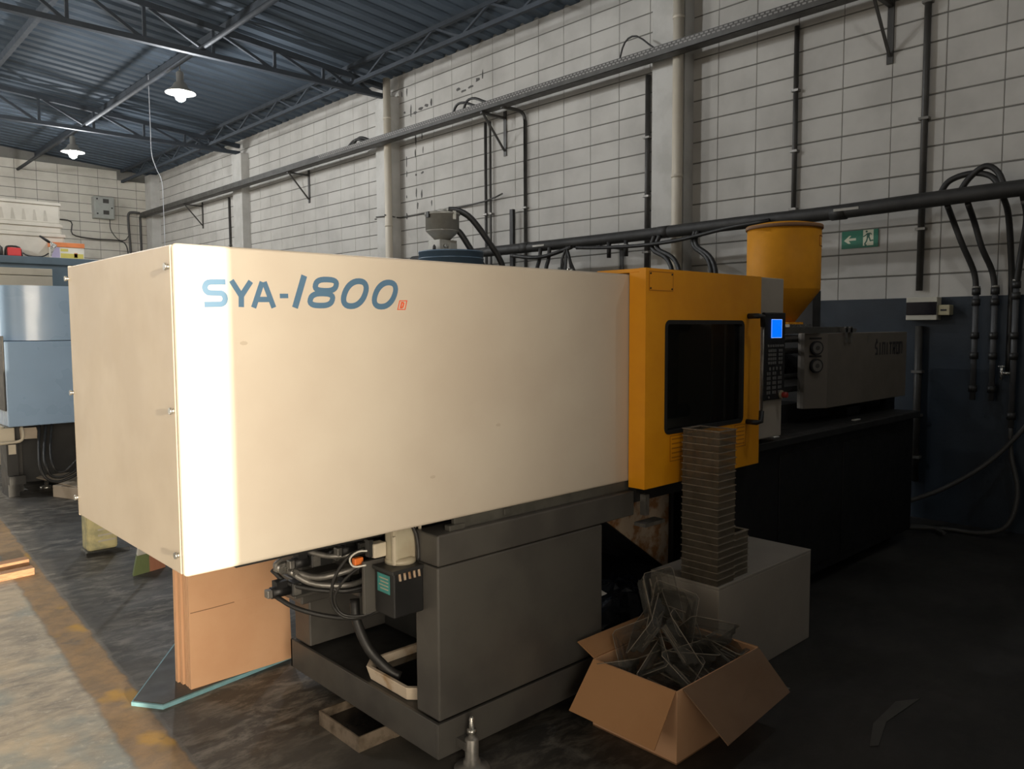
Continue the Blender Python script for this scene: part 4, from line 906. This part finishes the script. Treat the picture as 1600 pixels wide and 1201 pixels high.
link('drip_shelf', MB().prism([(1.655, 8.50, .53), (1.80, 8.46, .53), (1.79, 8.52, .63), (1.66, 8.56, .63)], (0, .01, 0)), 'cardboard_grey', m2)
gh = 'hoses below the blue hood'
hose('left black hose looping under the blue hood', [(1.82, 8.55, .66), (1.735, 8.2, .38), (1.735, 8.12, .26), (1.776, 8.1, .185), (1.853, 8.1, .153), (1.92, 8.1, .165), (2.02, 8.1, .205), (2.2, 8.2, .3)], .013, grp=gh)
hose('middle black hose looping under the blue hood', [(1.88, 8.55, .66), (1.775, 8.2, .40), (1.771, 8.1, .30), (1.80, 8.1, .222), (1.86, 8.1, .195), (1.92, 8.1, .2), (2.02, 8.1, .25), (2.2, 8.2, .36)], .013, grp=gh)
hose('right black hose looping under the blue hood', [(1.93, 8.55, .66), (1.84, 8.25, .45), (1.818, 8.1, .325), (1.857, 8.1, .248), (1.91, 8.1, .243), (1.97, 8.1, .285), (2.05, 8.12, .36)], .011, grp=gh)
solo('low_carton', 'low pale carton on the floor below the blue machine', 'cardboard box', MB().prism([(1.834, 8.204, 0), (1.96, 7.88, 0), (2.4, 8.05, 0), (2.28, 8.37, 0)], (0, 0, .11)), 'cardboard_grey', (2.1, 8.1, 0), bevel=.004)
solo('cardboard_sheet', 'pale cardboard sheet lying on the low carton under the hoses', 'cardboard', MB().prism([(1.96, 7.90, .112), (2.45, 7.95, .112), (2.45, 8.70, .125), (1.84, 8.70, .125), (1.79, 8.62, .125)], (0, 0, .008)), 'cardboard_grey', (2.1, 8.3, .112))
# beige cabinet, tall blue cabinet and what stands on it
bc = thing('beige_cabinet', 'beige steel cabinet behind the blue hood, only its top seen', 'cabinet', (2.1, 10.75, 0))
link('body', B(1.55, 10.6, 0, 2.475, 11.0, 2.19), 'cab_beige', bc, bevel=.008); link('top_panel', B(1.55, 10.6, 2.196, 2.475, 11.0, 2.278), 'cab_beige', bc, bevel=.006)
tc = thing('blue_cabinet', 'tall slate blue cabinet by the back wall with boxes on its top', 'cabinet', (2.5, 11.9, 0))
link('body', B(1.5, 11.6, 0, 3.35, 12.5, 2.40), 'blue_grey', tc, bevel=.01); link('top', B(1.48, 11.58, 2.40, 3.37, 12.5, 2.495), 'blue_grey', tc, bevel=.006)
def crate(x0, x1, y0, y1, z0, z1, lab, ribs):
    t = thing('plastic_crate', lab, 'crate', ((x0+x1)/2, (y0+y1)/2, z0), 'white crates on the blue cabinet')
    q = .012
    mb = MB(); mb.box(x0, y0, z0, x1, y1, z0+q); mb.box(x0, y0, z0+q, x0+q, y1, z1-.04); mb.box(x1-q, y0, z0+q, x1, y1, z1-.04); mb.box(x0+q, y0, z0+q, x1-q, y0+q, z1-.04); mb.box(x0+q, y1-q, z0+q, x1-q, y1, z1-.04)
    link('body', mb, 'crate_white', t, bevel=.006)
    rm = MB(); e = .015; rm.box(x0-e, y0-e, z1-.04, x1+e, y0+q, z1); rm.box(x0-e, y1-q, z1-.04, x1+e, y1+e, z1); rm.box(x0-e, y0+q, z1-.04, x0+q, y1-q, z1); rm.box(x1-q, y0+q, z1-.04, x1+e, y1-q, z1)
    link('rim', rm, 'crate_white', t, bevel=.006)
    for k in range(ribs):
        xx = x0+(k+1.2)*(x1-x0)/(ribs+1.6); link('recess_shade', MB().prism([(xx-.022, y0-.001, z0+.03), (xx+.03, y0-.001, z0+.03), (xx+.01, y0-.001, z0+.17), (xx-.01, y0-.001, z0+.17)], (0, .004, 0)), 'crate_shadow', t)  # flat patches, shade of recesses put into their colour
    return t
crate(2.0, 2.90, 11.75, 12.3, 2.495, 2.815, 'lower white plastic crate, standing on the blue cabinet', 0)
crate(2.02, 2.87, 11.75, 12.3, 2.815, 2.945, 'shallow white crate between the lower and the top crate', 0)
crate(2.05, 2.86, 11.75, 12.3, 2.945, 3.225, 'topmost white crate with recess shade painted along its side', 5)
rc = thing('red_case', 'small red case with a black frame on the blue cabinet', 'case', (2.3, 11.66, 2.495))
link('body', B(2.225, 11.62, 2.495, 2.375, 11.70, 2.60), 'red_plastic', rc, bevel=.01); link('frame', MB().tube(bez([(2.205, 11.66, 2.50), (2.21, 11.66, 2.58), (2.24, 11.66, 2.615), (2.36, 11.66, 2.605), (2.385, 11.66, 2.50)], 14), .012, 8), 'rubber', rc)
pb = thing('printed_box', 'orange topped box with lilac and yellow print on the blue cabinet', 'box', (2.9, 11.68, 2.495))
bx0, bx1 = 2.71, 3.10
link('body', B(bx0, 11.62, 2.495, bx1, 11.74, 2.64), 'print_white', pb, bevel=.003); link('lid', B(bx0-.008, 11.612, 2.64, bx1+.008, 11.748, 2.70), 'print_orange', pb, bevel=.004)
for a, b, c, d, m_ in ((bx0+.005, bx0+.10, 2.50, 2.635, 'print_lilac'), (bx0+.11, bx1-.01, 2.50, 2.56, 'print_yellow'), (bx0+.11, bx0+.2, 2.585, 2.62, 'print_yellow'), (bx1-.12, bx1-.08, 2.51, 2.57, 'print_orange')): link('print', B(a, 11.6185, c, b, 11.622, d), m_, pb)
hk = thing('hand_tool', 'dark handled tool lying tilted against the orange topped box', 'tool', (2.65, 11.63, 2.6))
link('handle', MB().tube([(2.58, 11.60, 2.765), (2.66, 11.61, 2.715), (2.70, 11.615, 2.69)], [.012, .018, .015], 8), 'rubber', hk); link('blade', MB().prism([(2.70, 11.60, 2.69), (2.705, 11.60, 2.705), (2.78, 11.60, 2.66), (2.74, 11.60, 2.60), (2.70, 11.60, 2.497)], (0, .004, 0)), 'steel', hk)
solo('dark_bottle', 'dark container at the very left edge of the blue cabinet top', 'container', MB().lathe((2.12, 11.66, 2.495), [(.055, 0), (.06, .02), (.06, .10), (.03, .13), (.03, .15)], 16), 'conduit_dark', (2.12, 11.66, 2.495))
solo('cable', 'dark cable lying along the top edge of the blue cabinet', 'cable', MB().tube(bez([(2.39, 11.63, 2.54), (2.45, 11.62, 2.505), (2.6, 11.62, 2.503), (2.68, 11.62, 2.55)], 10), .008, 6), 'rubber', (2.5, 11.62, 2.495))
hose('dark pipe rising beside the white crates to the cable run', [(2.93, 12.35, 2.495), (2.99, 12.4, 2.6), (3.0, 12.4, 2.85), (2.95, 12.4, 2.86), (2.88, 12.38, 2.86)], .018, 'conduit_dark', name='conduit', cat='conduit')
# floor things at left
for k, (a, b, c, d, lab) in enumerate(((.35, 1.14, 5.60, 5.68, 'bare wooden plank on the floor nearer the camera'), (.40, 1.16, 5.84, 5.93, 'bare wooden plank on the floor behind the other plank'))):
    solo('wooden_plank', lab, 'plank', MB().prism([(a, c-.03, 0), (b, c+.05, 0), (b, d+.05, 0), (a, d-.03, 0)], (0, 0, .045)), 'plank_wood', ((a+b)/2, (c+d)/2, 0), 'wooden planks at the left edge', bevel=.003)
sk2 = thing('yellow_package', 'yellow printed package standing on the floor under the beige end cover', 'package', (1.62, 5.9, 0))
link('body', MB().prism([(1.50, 5.84, .03), (1.69, 5.82, .035), (1.685, 5.82, .42), (1.50, 5.84, .43)], (0, .14, 0)), 'sack_yellow', sk2, bevel=.02)
for k in range(7): link('print', MB().prism([(1.565, 5.8315-.001, .33-k*.04), (1.675, 5.8205-.001, .335-k*.04), (1.675, 5.8205-.001, .347-k*.04), (1.565, 5.8315-.001, .342-k*.04)], (0, .004, 0)), 'cardboard_dark' if k == 2 else 'cab_beige', sk2)
link('wrap', MB().prism([(1.48, 5.80, 0), (1.76, 5.79, 0), (1.74, 5.98, 0), (1.49, 5.99, 0)], (0, 0, .034)), 'clear_plastic', sk2, bevel=.012)
br = thing('broom', 'broom with green and red bristles standing behind the beige machine', 'broom', (1.7, 5.22, 0))
link('bristles', MB().prism([(1.58, 5.17, .0), (1.69, 5.20, .0), (1.69, 5.20, .12), (1.61, 5.18, .12)], (.01, .05, 0)), 'bristle_green', br, label='green half of the bristles')
link('bristles', MB().prism([(1.69, 5.20, .0), (1.80, 5.23, .0), (1.77, 5.22, .12), (1.69, 5.20, .12)], (.01, .05, 0)), 'bristle_red', br, label='red half of the bristles')
link('head', MB().prism([(1.61, 5.18, .12), (1.77, 5.22, .12), (1.765, 5.22, .17), (1.62, 5.18, .17)], (.01, .05, 0)), 'broom_white', br, bevel=.005)
link('handle', MB().cyl((1.70, 5.225, .165), (1.85, 5.9, 1.25), .012, 10), 'plank_wood', br)
# dryer hopper and loader behind the cover
dy = thing('hopper_dryer', 'blue steel drying hopper behind the cover, carrying the grey loader', 'hopper', (5.33, 6.6, 0))
dc = (5.335, 6.6)
link('drum', MB().lathe((*dc, 0), [(.12, 1.05), (.345, 1.45), (.345, 2.345), (.35, 2.345), (.35, 2.362), (.30, 2.366), (0, 2.368)], 40), 'dryer_blue', dy)
for sx_, sy_ in ((-1,-1),(1,-1),(1,1),(-1,1)): link('leg', B(dc[0]+sx_*.26-.025, dc[1]+sy_*.26-.025, 0, dc[0]+sx_*.26+.025, dc[1]+sy_*.26+.025, 1.6), 'dryer_blue', dy)
link('band', MB().lathe((*dc, 0), [(.347, 2.28), (.35, 2.28), (.35, 2.29), (.347, 2.29)], 40), 'dryer_blue', dy)
ld = thing('hopper_loader', 'grey vacuum hopper loader with a sight glass on the blue dryer', 'hopper loader', (5.22, 6.6, 2.367))
lc = (5.22, 6.6)
link('base_box', B(lc[0]-.115, 6.5, 2.367, lc[0]+.115, 6.7, 2.475), 'loader_grey', ld, bevel=.006)
link('cone', MB().lathe((*lc, 0), [(.075, 2.475), (.175, 2.57), (.178, 2.575)], 32), 'loader_grey', ld)
link('bowl', MB().lathe((*lc, 0), [(.178, 2.575), (.178, 2.735), (.19, 2.738), (.19, 2.748), (.178, 2.75)], 32), 'loader_grey', ld)
link('lid', MB().lathe((*lc, 0), [(.188, 2.75), (.185, 2.76), (.05, 2.768), (.05, 2.80), (0, 2.805)], 32), 'loader_grey', ld)
link('sight_glass', MB().box(lc[0]+.0, 6.41, 2.68, lc[0]+.035, 6.43, 2.77), 'print_white', ld, bevel=.004); link('latch', MB().box(lc[0]-.20, 6.58, 2.70, lc[0]-.175, 6.62, 2.76), 'machine_dark', ld)
link('control_box', MB().box(lc[0]-.02, 6.455, 2.365, lc[0]+.08, 6.50, 2.44), 'loader_grey', ld, bevel=.004); link('knob', MB().cyl((lc[0]-.05, 6.5, 2.41), (lc[0]-.05, 6.47, 2.41), .02, 10), 'steel', ld); link('valve', MB().lathe((lc[0]-.15, 6.55, 2.39), [(.0, -.03), (.018, -.02), (.018, .01), (.006, .03)], 10), 'machine_dark', ld)
link('inlet', MB().cyl((lc[0]+.03, 6.6, 2.79), (lc[0]+.10, 6.56, 2.80), .03, 12), 'loader_grey', ld)
hose('upper thick black hose arching from the loader lid down to the right', [(5.28, 6.57, 2.80), (5.36, 6.5, 2.79), (5.46, 6.4, 2.70), (5.62, 6.3, 2.45), (5.74, 6.25, 2.25), (5.85, 6.25, 1.95)], .032, grp='loader hoses')
hose('lower thick black hose leaving the loader cone down to the right', [(5.33, 6.52, 2.60), (5.38, 6.48, 2.54), (5.48, 6.42, 2.36), (5.60, 6.38, 2.2), (5.72, 6.38, 1.95)], .032, grp='loader hoses')
